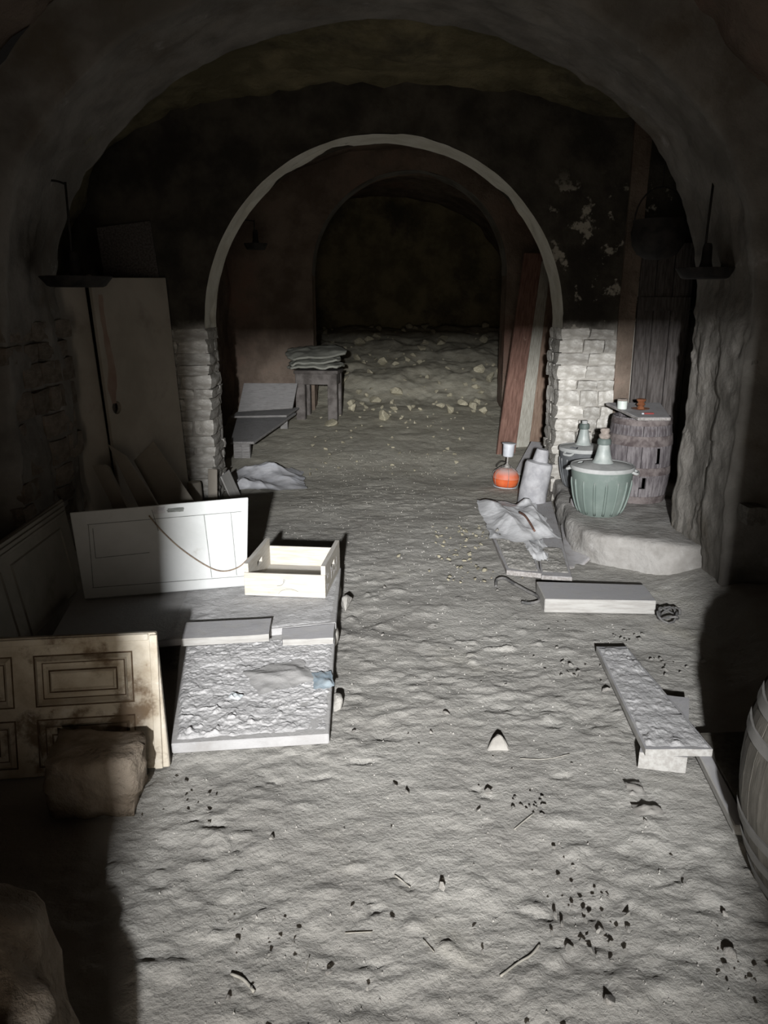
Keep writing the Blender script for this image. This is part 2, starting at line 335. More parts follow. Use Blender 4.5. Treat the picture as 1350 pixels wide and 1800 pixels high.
def chip_mesh(name, seed, flat=(1, 1, 0.7), n=11, bev=0.10):
    rg = random.Random(seed); bm = bmesh.new()
    for i in range(n):
        v = Vector((rg.gauss(0, 1), rg.gauss(0, 1), rg.gauss(0, 1))).normalized() * rg.uniform(0.85, 1.1)
        bm.verts.new((v.x * flat[0], v.y * flat[1], v.z * flat[2]))
    r = bmesh.ops.convex_hull(bm, input=bm.verts[:])
    bmesh.ops.delete(bm, geom=[v for v in bm.verts if not v.link_faces], context='VERTS')
    bmesh.ops.dissolve_limit(bm, angle_limit=R(12), verts=bm.verts[:], edges=bm.edges[:])
    if bev: bmesh.ops.bevel(bm, geom=bm.edges[:], offset=bev, segments=1, affect='EDGES', clamp_overlap=True)
    return bm_mesh(name, bm)
def brick_mesh(name, seed):
    bm = bmesh.new(); bmesh.ops.create_cube(bm, size=1.0); bmesh.ops.subdivide_edges(bm, edges=bm.edges[:], cuts=2, use_grid_fill=True)
    a = np.array([v.co[:] for v in bm.verts])
    cor = (np.abs(a) > 0.49).sum(1)
    a = a * np.where(cor == 3, 0.92, np.where(cor == 2, 0.965, 1.0))[:, None]
    a += 0.105 * np.stack([fbm(a[:, 0] * 1.9 + seed * 5.1 + k * 11, a[:, 1] * 2.2, a[:, 2] * 2.2 - seed, 2) for k in range(3)], 1)
    for v, p in zip(bm.verts, a): v.co = p
    return bm_mesh(name, bm)
rnd = random.Random(7)

# ------------------------------------------------------------------ floor
def fz(x, y):
    x = np.asarray(x, float); y = np.asarray(y, float)
    h = np.clip(y - 6.8, 0, 2.9) * 0.10 * sstep(6.6, 7.6, y) + np.clip(y - 9.7, 0, 3.4) * 0.24 * sstep(9.5, 10.6, y)
    h = h + 0.10 * sstep(1.5, 2.0, np.abs(x)) * sstep(2.2, 3.2, y) * (1 - sstep(4.6, 5.2, y))
    return h
def fz1(x, y): return float(fz(x, y))
xs = np.linspace(-2.5, 2.5, 401)
ys = np.concatenate([np.arange(-0.4, 1.2, 0.06), np.arange(1.2, 3.4, 0.0105), np.arange(3.4, 6.6, 0.018), np.arange(6.6, 13.8, 0.045)])
X, Y = np.meshgrid(xs, ys)
trod = sstep(-0.9, -0.3, X) * (1 - sstep(0.9, 1.5, X))
def stairs(q): return np.floor(q) + sstep(0.72, 1.0, q - np.floor(q))
Z = fz(X, Y) - 0.012 + 0.018 * fbm(X * 1.7, Y * 2.2, 0.3, 3) + 0.007 * fbm(X * 4.5, Y * 6.5, 1.3, 3) * (1 - 0.5 * sstep(2.2, 4.0, Y))
patch_ = sstep(-0.15, 0.25, fbm(X * 1.4, Y * 1.8, 9.0, 3)); calm = 1 - 0.5 * sstep(2.2, 4.0, Y)
Z += 0.0028 * stairs(3.4 * fbm(X * 6.5 + 0.8 * Y, Y * 9.0, 4.2, 5)) * (0.35 + 0.65 * patch_) * calm
Z += 0.0034 * stairs(3.0 * fbm(X * 17.0, Y * 24.0, 6.2, 4)) * (0.25 + 0.75 * patch_) * calm + 0.0022 * fbm(X * 24, Y * 34, 2.3, 2)
Z += 0.016 * np.clip(fbm(X * 12, Y * 14, 5.1, 3) - 0.30, 0, 1) * (0.6 + 2.4 * np.clip(fbm(X * 1.5, Y * 1.5, 7.7, 2), 0, 1))
crk = random.Random(3)
CR = [((-0.37, 1.50), (-0.30, 1.44)), ((-0.42, 2.31), (-0.36, 2.26)), ((-0.27, 2.28), (-0.19, 2.30)), ((0.30, 2.22), (0.35, 2.17)), ((-0.46, 1.98), (-0.43, 1.92)), ((0.03, 1.83), (0.075, 1.78)), ((-0.60, 2.07), (-0.50, 2.03))]
for i in range(22):
    x_, y_ = crk.uniform(-0.5, 1.0), crk.uniform(1.4, 5.6); CR.append(((x_, y_), (x_ + crk.uniform(-.07, .07), y_ + crk.uniform(-.03, .03))))
for (a, b) in CR:
    a = np.array(a); b = np.array(b); d = b - a; t_ = np.clip(((X - a[0]) * d[0] + (Y - a[1]) * d[1]) / (d @ d), 0, 1)
    wv = 0.006 * np.sin(t_ * 9)
    dist = np.hypot(X - a[0] - d[0] * t_ - wv, Y - a[1] - d[1] * t_ - wv)
    Z -= 0.011 * np.exp(-(dist / 0.009) ** 2)
Z += (0.055 * fbm(X * 2.2, Y * 2.2, 3.3, 4) + 0.10 * np.abs(fbm(X * 1.8, Y * 1.8, 6.1, 4))) * sstep(8.6, 11.0, Y)
floor = tag(link('floor', grid_mesh('floor', np.stack([X, Y, Z], -1)), 'earth'), 'trodden grey earth floor strewn with grit', kind='structure')

# ------------------------------------------------------------------ vaults
def loft(ys, par, nw=36, na=110):
    out = []
    for y in ys:
        aL, aR, hs, rise, ex = par(y); row = []
        for i in range(nw): row.append((-aL, y, -0.12 + (hs + 0.12) * i / nw))
        for i in range(na + 1):
            t = math.pi * i / na; c, s = math.cos(t), math.sin(t)
            xx = math.copysign(abs(c) ** (2 / ex), c); zz = abs(s) ** (2 / ex)
            row.append((-(aL if xx > 0 else aR) * xx, y, hs + rise * zz))
        for i in range(nw - 1, -1, -1): row.append((aR, y, -0.12 + (hs + 0.12) * i / nw))
        out.append(row)
    return np.array(out)
def displace(P, amp, sc, octv=5, amp2=0.0, sc2=1.0, peel=0.0):
    du = np.gradient(P, axis=0); dv = np.gradient(P, axis=1); n = np.cross(du, dv); n /= np.maximum(np.linalg.norm(n, axis=-1, keepdims=True), 1e-6)
    d = amp * fbm(P[..., 0] * sc, P[..., 1] * sc, P[..., 2] * sc, octv)
    if amp2: d = d + amp2 * fbm(P[..., 0] * sc2 + 31, P[..., 1] * sc2, P[..., 2] * sc2, 3)
    if peel:
        q = fbm(P[..., 0] * 1.5 + 3, P[..., 1] * 3.2, P[..., 2] * 1.1, 5); d = d + peel * (sstep(0.02, 0.06, q) + 0.7 * sstep(-0.26, -0.22, q)) * (1 - 0.6 * sstep(1.8, 2.4, P[..., 2]))
    return P + n * d[..., None]
def shell(P, nw, mats, names=('wall_left', 'ceiling', 'wall_right'), labels=None):
    k = P.shape[1]
    parts = (P[:, :nw + 1], P[:, nw:k - nw], P[:, k - nw - 1:])
    res = []
    for a, nm, mt, i in zip(parts, names, mats, range(3)):
        res.append(tag(link(nm, grid_mesh(nm, a), mt), labels[i] if labels else None, kind='structure'))
    return res
NW = 36
near = displace(loft(np.arange(-0.36, 3.90, 0.045), lambda y: (2.13, 2.09, 1.42, 1.86, 2)), 0.11, 1.6, 5, 0.035, 7)
shell(near, NW, ('rock_brown', 'rock_brown', 'rock_brown'), labels=('rough brown rock wall beside the panelled boards', 'reddish brown hewn rock vault nearest the entrance', 'rough brown rock wall behind the oak barrel'))
def arch_par(y):
    k = float(sstep(3.85, 3.925, y)); q = float(sstep(4.66, 4.735, y)) ** 2
    a = 0.26 * (1 - k); b = 0.42 * q
    return (1.90 + a + b, 1.84 + a + b, 1.55 - 0.13 * (1 - k) + 0.2 * q, 1.45 + 0.45 * (1 - k) - 0.05 * q, 2)
arch = displace(loft(np.concatenate([np.arange(3.84, 3.94, 0.010), np.arange(3.94, 4.62, 0.022), np.arange(4.62, 4.745, 0.010)]), arch_par, 80, 150), 0.045, 1.7, 5, 0.018, 8, 0.016)
trim_1 = tag(link('trim_1', grid_mesh('trim_1', arch), 'plaster'), 'worn plaster arch band spanning the cellar', kind='structure')
mid = displace(loft(np.arange(4.74, 6.08, 0.035), lambda y: (2.33, 2.40, 1.75, 1.45 - 0.16 * (y - 4.74), 2.6)), 0.09, 2.2, 5, 0.03, 8)
shell(mid, NW, ('rock_brown', 'rock_yellow', 'rock_brown'), labels=('dark recess wall behind the leaning boards', 'yellowish hewn rock ceiling before the stone arch', 'dark recess wall behind the old cask'))
back = displace(loft(np.arange(6.36, 9.60, 0.08), lambda y: (1.85, 2.0, 1.7, 1.5, 2.2), NW, 70), 0.10, 1.8, 4)
shell(back, NW, ('rock_brown', 'rock_brown', 'rock_brown'), labels=('rough wall of the chamber behind the stone piers, stool side', 'dark vault behind the stone piers', 'rough wall behind the three leaning planks'))
farr = displace(loft(np.arange(9.86, 13.75, 0.1), lambda y: (1.9, 2.1, 1.7, 1.5, 2.2), NW, 60), 0.12, 1.6, 4)
shell(farr, NW, ('rock_brown', 'rock_brown', 'rock_brown'), labels=('dark wall of the farthest chamber, stool side', 'dark vault of the farthest chamber', 'dark wall of the farthest chamber, plank side'))
gx, gz = np.meshgrid(np.linspace(-2.6, 2.6, 60), np.linspace(-0.2, 3.6, 50))
bw = np.stack([gx, 13.5 + 0.12 * fbm(gx * 1.5, gz * 1.5, 3.0, 4), gz], -1)
tag(link('wall_back', grid_mesh('wall_back', bw), 'rock_yellow'), 'dark rock end wall above the rubble heap', kind='structure')

# entrance wall behind the camera: the light comes in through its narrow doorway
def entrance():
    bm = bmesh.new()
    xl, xr, zt, y0, y1 = -0.428, 0.325, 1.748, -0.42, -0.33
    for (a, b, c, d) in ((-2.6, xl, -0.2, 3.6), (xr, 2.6, -0.2, 3.6), (xl, xr, zt, 3.6)):
        t = box_bm(a, b, y0, y1, c, d); me = bpy.data.meshes.new('t'); t.to_mesh(me); t.free(); bm.from_mesh(me); bpy.data.meshes.remove(me)
    return tag(link('wall_entrance', bm_mesh('wall_entrance', bm), 'rock_brown'), 'wall with the narrow entrance doorway', kind='structure')
entrance()

# arch walls
def arch_wall(name, y0, th, cx, Rr, hs, xl, xr, zt, m, mi, label, tname, tlabel, K=26, amp=0.02):
    nj, na = 34, 110
    inner = [(cx - Rr, -0.12 + (hs + 0.12) * i / nj) for i in range(nj)]
    inner += [(cx - Rr * math.cos(math.pi * i / na), hs + Rr * math.sin(math.pi * i / na)) for i in range(na + 1)]
    inner += [(cx + Rr, -0.12 + (hs + 0.12) * i / nj) for i in range(nj - 1, -1, -1)]
    outer = []
    for k, (x, z) in enumerate(inner):
        if k < nj: outer.append((xl, z))
        elif k > nj + na: outer.append((xr, z))
        else:
            dx, dz = x - cx, z - hs; s = 1e9
            if dx < -1e-6: s = min(s, (xl - cx) / dx)
            if dx > 1e-6: s = min(s, (xr - cx) / dx)
            if dz > 1e-6: s = min(s, (zt - hs) / dz)
            outer.append((cx + dx * s, hs + dz * s))
    I = np.array(inner); O = np.array(outer); kk = np.linspace(0, 1, K + 1)[:, None, None]
    G = I[None] * (1 - kk) + O[None] * kk
    def face(yy, sg):
        d = amp * fbm(G[..., 0] * 4, G[..., 1] * 4, yy, 4)
        return np.stack([G[..., 0], yy + d, G[..., 1]], -1)
    A = face(y0, 1); B = face(y0 + th, 1)
    # reveal strip between the two faces (jambs), arch soffit is a trim of its own
    def strip(sl):
        s = np.linspace(0, 1, 14)[:, None, None]; a = A[0, sl]; b = B[0, sl]
        Pm = a[None] * (1 - s) + b[None] * s
        wob = 0.026 * fbm(Pm[..., 0] * 5, Pm[..., 1] * 5, Pm[..., 2] * 5, 4)
        Pm = Pm.copy(); Pm[..., 0] += wob * np.sign(cx - Pm[..., 0]) * 0.6; Pm[..., 2] += wob * 0.6 * (Pm[..., 2] > hs)
        chip = np.clip(fbm(Pm[..., 0] * 2.3 + 8, Pm[..., 1] * 3, Pm[..., 2] * 2.3, 3) - 0.25, 0, 1) * 0.25
        rad = np.stack([cx - Pm[..., 0], np.zeros_like(chip), hs - Pm[..., 2]], -1); rad /= np.maximum(np.linalg.norm(rad, axis=-1, keepdims=True), 1e-5)
        Pm -= rad * (chip * (Pm[..., 2] > hs + 0.05) * (s[..., 0] > 0.5))[..., None] * 0.4
        return Pm
    w = tag(link(name, grid_mesh(name, A), m), label, kind='structure')
    for nm, Pm, mt in (('back_face', B, m), ('jamb', strip(slice(0, nj + 1)), m), ('jamb', strip(slice(nj + na, None)), m)):
        link(nm, grid_mesh(nm, Pm), mt, w)
    tag(link(tname, grid_mesh(tname, strip(slice(nj, nj + na + 1))), mi), tlabel, kind='structure')
    return w
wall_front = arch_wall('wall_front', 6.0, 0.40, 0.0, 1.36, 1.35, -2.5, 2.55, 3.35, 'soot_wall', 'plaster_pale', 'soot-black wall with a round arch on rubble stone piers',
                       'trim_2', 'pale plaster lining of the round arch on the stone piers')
wall_far = arch_wall('wall_far', 9.5, 0.40, 0.30, 1.15, 1.85, -2.2, 2.3, 3.5, 'rock_brown', 'plaster', 'dark wall with the farther round arch', 'trim_3', 'faint plaster lining of the farther arch', K=14)

# pier stones: one object each
bricks = [brick_mesh('stone', i) for i in range(9)]
def stone(x, y, z, sx, sy, sz, parent, m='stone', rz=0.0, tilt=0.0):
    me = bricks[rnd.randrange(9)]
    key = me.name + m
    if key not in STONE: c = me.copy(); c.materials.append(MATS[m]); c.polygons.foreach_set('use_smooth', [True] * len(c.polygons)); c.set_sharp_from_angle(angle=R(38)); STONE[key] = c
    o = bpy.data.objects.new('stone', STONE[key]); COL.objects.link(o); o.parent = parent
    o.location = (x, y, z); o.scale = (sx, sy, sz); o.rotation_euler = (rnd.uniform(-.03, .03), tilt + rnd.uniform(-.03, .03), rz + rnd.uniform(-.04, .04))
    return o
STONE = {}
def pier(side, xo):
    z = 0.0; k = 0
    while z < 1.33:
        h = min(rnd.uniform(0.070, 0.125), 1.37 - z)
        e = 1.36 - 0.008 + rnd.uniform(-0.006, 0.016)            # edge towards the opening
        cw = rnd.uniform(0.13, 0.26); cd = rnd.uniform(0.15, 0.27)
        if k % 2: cw, cd = cd * 0.9, cw
        stone(side * (e + cw / 2 - 0.02), 5.985 + cd / 2, z + h / 2, cw, cd, h * 0.985, wall_front)           # quoin
        x = e + cw - 0.018
        while x < xo - 0.03:
            w = min(rnd.uniform(0.11, 0.24), xo - x + 0.02)
            hh = h * rnd.uniform(0.86, 1.0)
            stone(side * (x + w / 2), 6.03, z + h / 2, w * 0.985, 0.11, hh, wall_front)
            x += w
        y = 5.985 + cd
        while y < 6.38:
            d = min(rnd.uniform(0.10, 0.2), 6.42 - y)
            stone(side * (e + 0.045), y + d / 2, z + h / 2, 0.11, d * 0.98, h * rnd.uniform(0.9, 1.0), wall_front)
            y += d
        z += h; k += 1
pier(-1, 1.80); pier(1, 1.76)
# stones showing through the plaster of the near arch's jambs
for (side, y0, y1, z0, z1, xf) in ((-1, 3.84, 4.58, 0.28, 1.36, 1.905), (1, 3.72, 4.18, 0.45, 1.45, 1.855)):
    z = z0
    while z < z1:
        h = rnd.uniform(0.09, 0.16); y = y0 + rnd.uniform(0, 0.08)
        while y < y1:
            w = rnd.uniform(0.14, 0.28)
            if rnd.random() < (0.8 if side < 0 else 0.45):
                stone(side * (xf + 0.026), y + w / 2, z + h / 2, 0.09, w * 0.95, h * 0.93, trim_1, 'stone_wall' if side < 0 else 'plaster', tilt=rnd.uniform(-.06, .06))
            y += w
        z += h * 1.04
# plaster post beside the right pier and a lintel stone in it
post = tag(board('trim_4', [(1.765, 5.97, 0.0), (1.885, 5.965, 0.0), (1.90, 5.965, 2.98), (1.78, 5.97, 2.98)], 0.10, 'rock_brown', worn=0.014, seed=3), 'flat plaster post beside the pale stone pier', kind='structure')

# ------------------------------------------------------------------ raised ledge in the recess
def ledge():
    out = [(1.20, 4.86), (1.205, 4.70), (1.24, 4.56), (1.33, 4.44), (1.50, 4.33), (1.66, 4.24), (1.86, 4.20), (2.45, 4.25), (2.45, 6.05), (1.36, 6.05), (1.30, 5.6), (1.235, 5.1)]
    bm = bmesh.new()
    nl = 7; rings = []
    pts = []
    for i in range(len(out)):
        a = Vector(out[i]); b = Vector(out[(i + 1) % len(out)]); n = max(1, int((b - a).length / 0.045))
        for k in range(n): pts.append(a + (b - a) * k / n)
    c = Vector((1.9, 5.2))
    levels = [(-0.05, 1.0), (0.02, 1.0), (0.08, 1.0), (0.13, 0.997), (0.165, 0.99), (0.182, 0.97), (0.185, 0.9), (0.185, 0.75), (0.185, 0.5), (0.185, 0.2)]
    for (z, s) in levels:
        ring = []
        for p in pts:
            q = c + (p - c) * s
            d = 0.055 * float(fbm(q.x * 6, q.y * 6, z * 8, 4)); e = 0.012 * float(fbm(q.x * 5, q.y * 5, 2.0, 3)) if z > 0.1 else 0
            dr = (p - c).normalized()
            ring.append(bm.verts.new((q.x + dr.x * d, q.y + dr.y * d, z + e)))
        rings.append(ring)
    for a, b in zip(rings[:-1], rings[1:]):
        for i in range(len(pts)): j = (i + 1) % len(pts); bm.faces.new((a[i], a[j], b[j], b[i]))
    bm.faces.new(rings[-1])
    return tag(link('trim_5', bm_mesh('trim_5', bm), 'ledge', None, True), 'low plastered stone ledge under the demijohns', kind='structure')
ledge()

# ================================================================== boards and panels by the left wall
def ring_rect(name, x0, x1, y0, y1, w, z0, z1, m, parent):
    """raised rectangular moulding (frame) on a board's face"""
    bm = bmesh.new()
    o = [(x0, y0), (x1, y0), (x1, y1), (x0, y1)]; i = [(x0 + w, y0 + w), (x1 - w, y0 + w), (x1 - w, y1 - w), (x0 + w, y1 - w)]
    mids = [((a[0] * .5 + b[0] * .5), (a[1] * .5 + b[1] * .5)) for a, b in zip(o, i)]
    L = [[bm.verts.new((*p, z)) for p in q] for q, z in ((o, z0), (mids, z1), (i, z0))]
    for a, b in zip(L[:-1], L[1:]):
        for k in range(4): j = (k + 1) % 4; bm.faces.new((a[k], a[j], b[j], b[k]))
    return link(name, bm_mesh(name, bm), m, parent)
def raised_panel(x0, x1, y0, y1, parent, m='old_paint'):
    ring_rect('panel_moulding', x0, x1, y0, y1, 0.024, -0.001, 0.016, m, parent)
    bm = bmesh.new(); a = 0.034; b = 0.052
    L = [[bm.verts.new((x, y, z)) for x, y in ((x0 + q, y0 + q), (x1 - q, y0 + q), (x1 - q, y1 - q), (x0 + q, y1 - q))] for q, z in ((a, -0.001), (b, 0.010))]
    for k in range(4): j = (k + 1) % 4; bm.faces.new((L[0][k], L[0][j], L[1][j], L[1][k]))
    bm.faces.new(L[1])
    link('raised_field', bm_mesh('raised_field', bm), m, parent)
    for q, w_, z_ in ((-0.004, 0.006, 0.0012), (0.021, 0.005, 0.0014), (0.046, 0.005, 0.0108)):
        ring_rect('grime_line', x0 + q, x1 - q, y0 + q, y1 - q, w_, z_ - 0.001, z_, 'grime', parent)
    ring_rect('field_moulding', x0 + 0.050, x1 - 0.050, y0 + 0.050, y1 - 0.050, 0.012, 0.009, 0.015, m, parent)

# panelled door lying on its long edge, propped by the stone
pd = thing('panelled_door', 'worn cream panelled door with brown patches standing on its long edge behind a stone', 'door', (-1.17, 2.30, 0))
C = [(-1.62, 2.225, -0.01), (-0.742, 2.335, -0.005), (-0.778, 2.42, 0.462), (-1.655, 2.31, 0.470)]
leaf = board('door_leaf', C, 0.030, 'old_paint', pd, worn=0)
for (a, b) in ((-0.36, -0.045), (0.03, 0.345)):
    for (c, d) in ((-0.205, -0.045), (0.005, 0.175)):
        raised_panel(a, b, c, d, leaf)
box('edge_bead', 0.408, 0.434, -0.236, 0.232, -0.002, 0.012, 'old_paint', leaf)
box('edge_bead', -0.434, 0.405, 0.214, 0.236, -0.002, 0.008, 'old_paint', leaf)
pr = rock_mesh('propping_stone', 3, 4, 0.20, (0.165, 0.115, 0.120), 0.9, 1.8)
o = tag(link('propping_stone', pr, 'boulder', None, True), 'squarish brown stone propping up the panelled door', 'stone'); o.location = (-0.925, 2.165, 0.088); o.rotation_euler = (0, 0.06, 0.12)

# plain panel along the wall, with mouldings on its upper edge
wp = thing('wardrobe_panel', 'dull grey-brown wooden panel with moulded top edge leaning on the rock wall', 'panel', (-1.62, 3.15, 0))
C = [(-1.585, 2.44, 0.0), (-1.60, 3.88, 0.0), (-1.68, 3.90, 0.555), (-1.665, 2.44, 0.515)]
lf = board('panel_leaf', C, 0.025, 'dull_panel', wp)
for i, yy in enumerate((0.262, 0.238, 0.214)):
    sgn = 1
    box('moulding', -0.72, 0.72, yy * sgn - 0.008, yy * sgn + 0.008, -0.001, 0.010 - 0.002 * i, 'dull_panel', lf)
ring_rect('field_moulding', -0.60, -0.03, -0.20, 0.16, 0.012, -0.001, 0.007, 'dull_panel', lf)
ring_rect('field_moulding', 0.06, 0.62, -0.20, 0.16, 0.012, -0.001, 0.007, 'dull_panel', lf)

# boards making a low platform
def dirt_crust(parent, corners, hmax, seed, n=90, m='crust', lump=1.0):
    c = [Vector(p) for p in corners]; u = np.linspace(0.0, 1, n); U, V = np.meshgrid(u, u)
    P = sum(w[..., None] * np.array(q) for w, q in (((1 - U) * (1 - V), c[0]), (U * (1 - V), c[1]), (U * V, c[2]), ((1 - U) * V, c[3])))
    edge = np.minimum(np.minimum(U, 1 - U), np.minimum(V, 1 - V)) + 0.012 * fbm(P[..., 0] * 20, P[..., 1] * 20, 4.0, 3)
    h = 0.35 * fbm(P[..., 0] * 9 + seed, P[..., 1] * 9, 1.0, 3) + 0.20 * np.abs(fbm(P[..., 0] * 46, P[..., 1] * 46 + seed, 2.0, 3)) * 2 * lump + 0.26 * sstep(0.0, 0.1, fbm(P[..., 0] * 14, P[..., 1] * 20 + seed, 3.0, 4)) + 1.2 * np.clip(fbm(P[..., 0] * 30 - seed, P[..., 1] * 34, 7.0, 3) - 0.22, 0, 1) * (0.5 + sstep(-0.1, 0.3, fbm(P[..., 0] * 5, P[..., 1] * 5 + seed, 9.0, 2))) + 0.05
    h = (h * hmax) * sstep(0.0, 0.035, edge) - 0.004 * (1 - sstep(0, 0.03, edge))
    P[..., 2] += h
    M = parent.matrix_basis.inverted()
    o = link('dirt_crust', grid_mesh('dirt_crust', P), m, parent); o.matrix_parent_inverse = M
    return tag(o, kind='stuff')
rear_C = [(-1.44, 2.97, 0.125), (-0.218, 3.235, 0.145), (-0.236, 3.985, 0.145), (-1.57, 3.70, 0.125)]
rb = tag(board('platform_board', rear_C, 0.035, 'slab_top'), 'wide dusty board lying flat beneath the wooden crate', 'board')
dirt_crust(rb, [(-0.95, 3.08, 0.137), (-0.23, 3.24, 0.146), (-0.24, 3.95, 0.146), (-1.0, 3.78, 0.138)], 0.004, 4, 70)
front_C = [(-0.752, 2.405, 0.042), (-0.198, 2.462, 0.045), (-0.222, 3.26, 0.108), (-0.90, 3.12, 0.095)]
fb = tag(board('platform_board', front_C, 0.042, 'slab_top'), 'pale thick-edged board under a crust of dirt clods, in front of the crate board', 'board')
dirt_crust(fb, [(-0.745, 2.425, 0.0445), (-0.204, 2.482, 0.0475), (-0.225, 3.20, 0.1045), (-0.88, 3.10, 0.0945)], 0.014, 11, 230)
tag(board('batten', [(-0.86, 3.00, 0.172), (-0.495, 3.045, 0.174), (-0.505, 3.20, 0.181), (-0.885, 3.155, 0.179)], 0.034, 'pale_wood', worn=0.003), 'loose pale batten lying along the seam of the platform boards', 'batten')
tag(board('batten', [(-0.44, 3.07, 0.135), (-0.222, 3.09, 0.137), (-0.220, 3.215, 0.148), (-0.455, 3.165, 0.146)], 0.030, 'pale_wood', worn=0.004, seed=5), 'short dusty batten end crusted with dirt at the platform corner', 'batten')
# blocks the boards rest on
for (x, y, sx, sy, sz, lab) in ((-0.30, 3.30, 0.10, 0.09, 0.055, 'stone block under the platform seam corner'), (-0.33, 3.85, 0.11, 0.09, 0.055, 'stone block under the crate corner of the platform'),
                                (-1.25, 3.25, 0.10, 0.10, 0.048, 'stone block under the shaded end of the platform')):
    o = tag(link('support_stone', rock_mesh('support_stone', x * 10, 2, 0.12, (sx, sy, sz), 0.7), 'stone', None, True), lab, 'stone'); o.location = (x, y, sz - 0.005)
# scraps on the crusted board
def crumple(name, w, d, h, seed, m, parent=None, n=26, edge_drop=True, fold=6.0, thick=0.0):
    U, V = np.meshgrid(np.linspace(-1, 1, n), np.linspace(-1, 1, n))
    r = np.maximum(np.abs(U), np.abs(V)); ang = np.arctan2(V, U)
    k = 1 - 0.05 * np.abs(np.sin(ang * 2)) * r + 0.26 * r * fbm(np.cos(ang) * 1.9 + seed, np.sin(ang) * 1.9, 0.5, 4)
    a = U * k * w / 2; b = V * k * d / 2
    rg = random.Random(int(seed * 100)); acc = 0; tot = 0
    for i_ in range(7):
        th = rg.gauss(0.55, 0.65); fr = rg.uniform(1.0, 2.6) * fold / 6; ph = rg.uniform(0, 2); am = rg.uniform(.5, 1)
        tt = (U * math.cos(th) + V * math.sin(th)) * fr + ph + 0.35 * fbm(U * 1.3 + i_, V * 1.3, seed, 2)
        acc = acc + am * (1 - np.abs(np.mod(tt, 2) - 1) ** 0.7); tot += am
    acc = acc / tot; acc = (acc - acc.min()) / (acc.max() - acc.min())
    dome = (1 - 0.80 * sstep(0.55, 1.0, r)) * (0.75 + 0.5 * fbm(U * 1.5 + seed, V * 1.5, 8.0, 2))
    z = h * (0.12 + 0.88 * acc) * dome
    a = a + 0.05 * w * (acc - 0.5); b = b + 0.03 * d * (acc - 0.5)
    return link(name, grid_mesh(name, np.stack([a, b, np.maximum(z, 0.0015)], -1)), m, parent)
o = tag(crumple('paper_scrap', 0.055, 0.035, 0.016, 2, 'paper_scrap', n=10), 'small pale blue-white scrap on the dirt-crusted board', 'scrap'); o.location = (-0.575, 2.68, 0.078); o.rotation_euler = (0.25, 0, -0.5)
o = tag(crumple('plastic_sheet', 0.26, 0.20, 0.022, 7, 'slab_top', n=30), 'crumpled dusty plastic sheet half buried in the crust of dirt', 'plastic sheet'); o.location = (-0.42, 2.83, 0.087); o.rotation_euler = (0.06, 0, 0.5)
o = tag(crumple('plastic_sheet', 0.085, 0.13, 0.018, 9, 'blue_film', n=20), 'shiny blue-grey plastic scrap at the edge of the crusted board', 'plastic sheet'); o.location = (-0.245, 2.80, 0.085); o.rotation_euler = (0.06, 0, 0.2)
for i, (x, y, r, lab) in enumerate(((-0.195, 3.74, 0.055, 'rounded grey stone beside the edge of the crate board'), (-0.185, 2.73, 0.045, 'crumbly clod against the edge of the crusted board'))):
    o = tag(link('edge_stone', chip_mesh('edge_stone', 21 + i, (r * .75, r * 1.2, r * .8), 14, 0.006), 'earth'), lab, 'stone'); o.location = (x, y, r * 0.6)

# white board with pencil lines, standing on the platform
C = [(-1.478, 3.545, 0.134), (-0.702, 3.695, 0.149), (-0.702, 3.855, 0.575), (-1.566, 3.695, 0.536)]
wb = tag(board('white_board', C, 0.020, 'white_board'), 'white board with pencil lines standing upright behind the crate', 'board')
def line(parent, x0, y0, x1, y1, w=0.0035, m='pencil', name='pencil_line'):
    d = Vector((x1 - x0, y1 - y0)); n = Vector((-d.y, d.x)).normalized() * w / 2
    v = [(x0 + n.x, y0 + n.y, 0.0004), (x1 + n.x, y1 + n.y, 0.0004), (x1 - n.x, y1 - n.y, 0.0004), (x0 - n.x, y0 - n.y, 0.0004)]
    return link(name, pymesh(name, v + [(a, b, -0.001) for a, b, _ in v], [(3, 2, 1, 0), (0, 1, 5, 4), (1, 2, 6, 5), (2, 3, 7, 6), (3, 0, 4, 7)]), m, parent)
for a in ((-0.36, 0.150, 0.40, 0.155), (-0.355, -0.165, 0.42, -0.178), (-0.355, 0.15, -0.35, -0.165), (0.21, 0.155, 0.225, -0.17), (0.345, 0.155, 0.35, -0.17), (-0.33, -0.02, -0.07, -0.015), (-0.335, 0.13, -0.33, -0.02), (-0.045, 0.20, -0.02, 0.09)):
    line(wb, *a)
tm = crumple('tape_mark', 0.085, 0.022, 0.003, 3, 'pencil', wb, n=8); tm.location = (0.07, 0.19, 0)
tm = crumple('tape_mark', 0.06, 0.035, 0.003, 5, 'print_soft', wb, n=8); tm.location = (-0.01, 0.195, 0)
Mw = frame4(C)
pts = [Mw @ Vector(p) for p in ((-0.06, 0.17, 0.006), (0.0, 0.085, 0.006), (0.085, -0.01, 0.006), (0.20, -0.105, 0.007), (0.28, -0.142, 0.008), (0.36, -0.13, 0.012), (0.42, -0.085, 0.014))]
tag(tube('string', spline(pts), 0.0035, 'string'), 'thin brown string sagging across the white board', 'string')

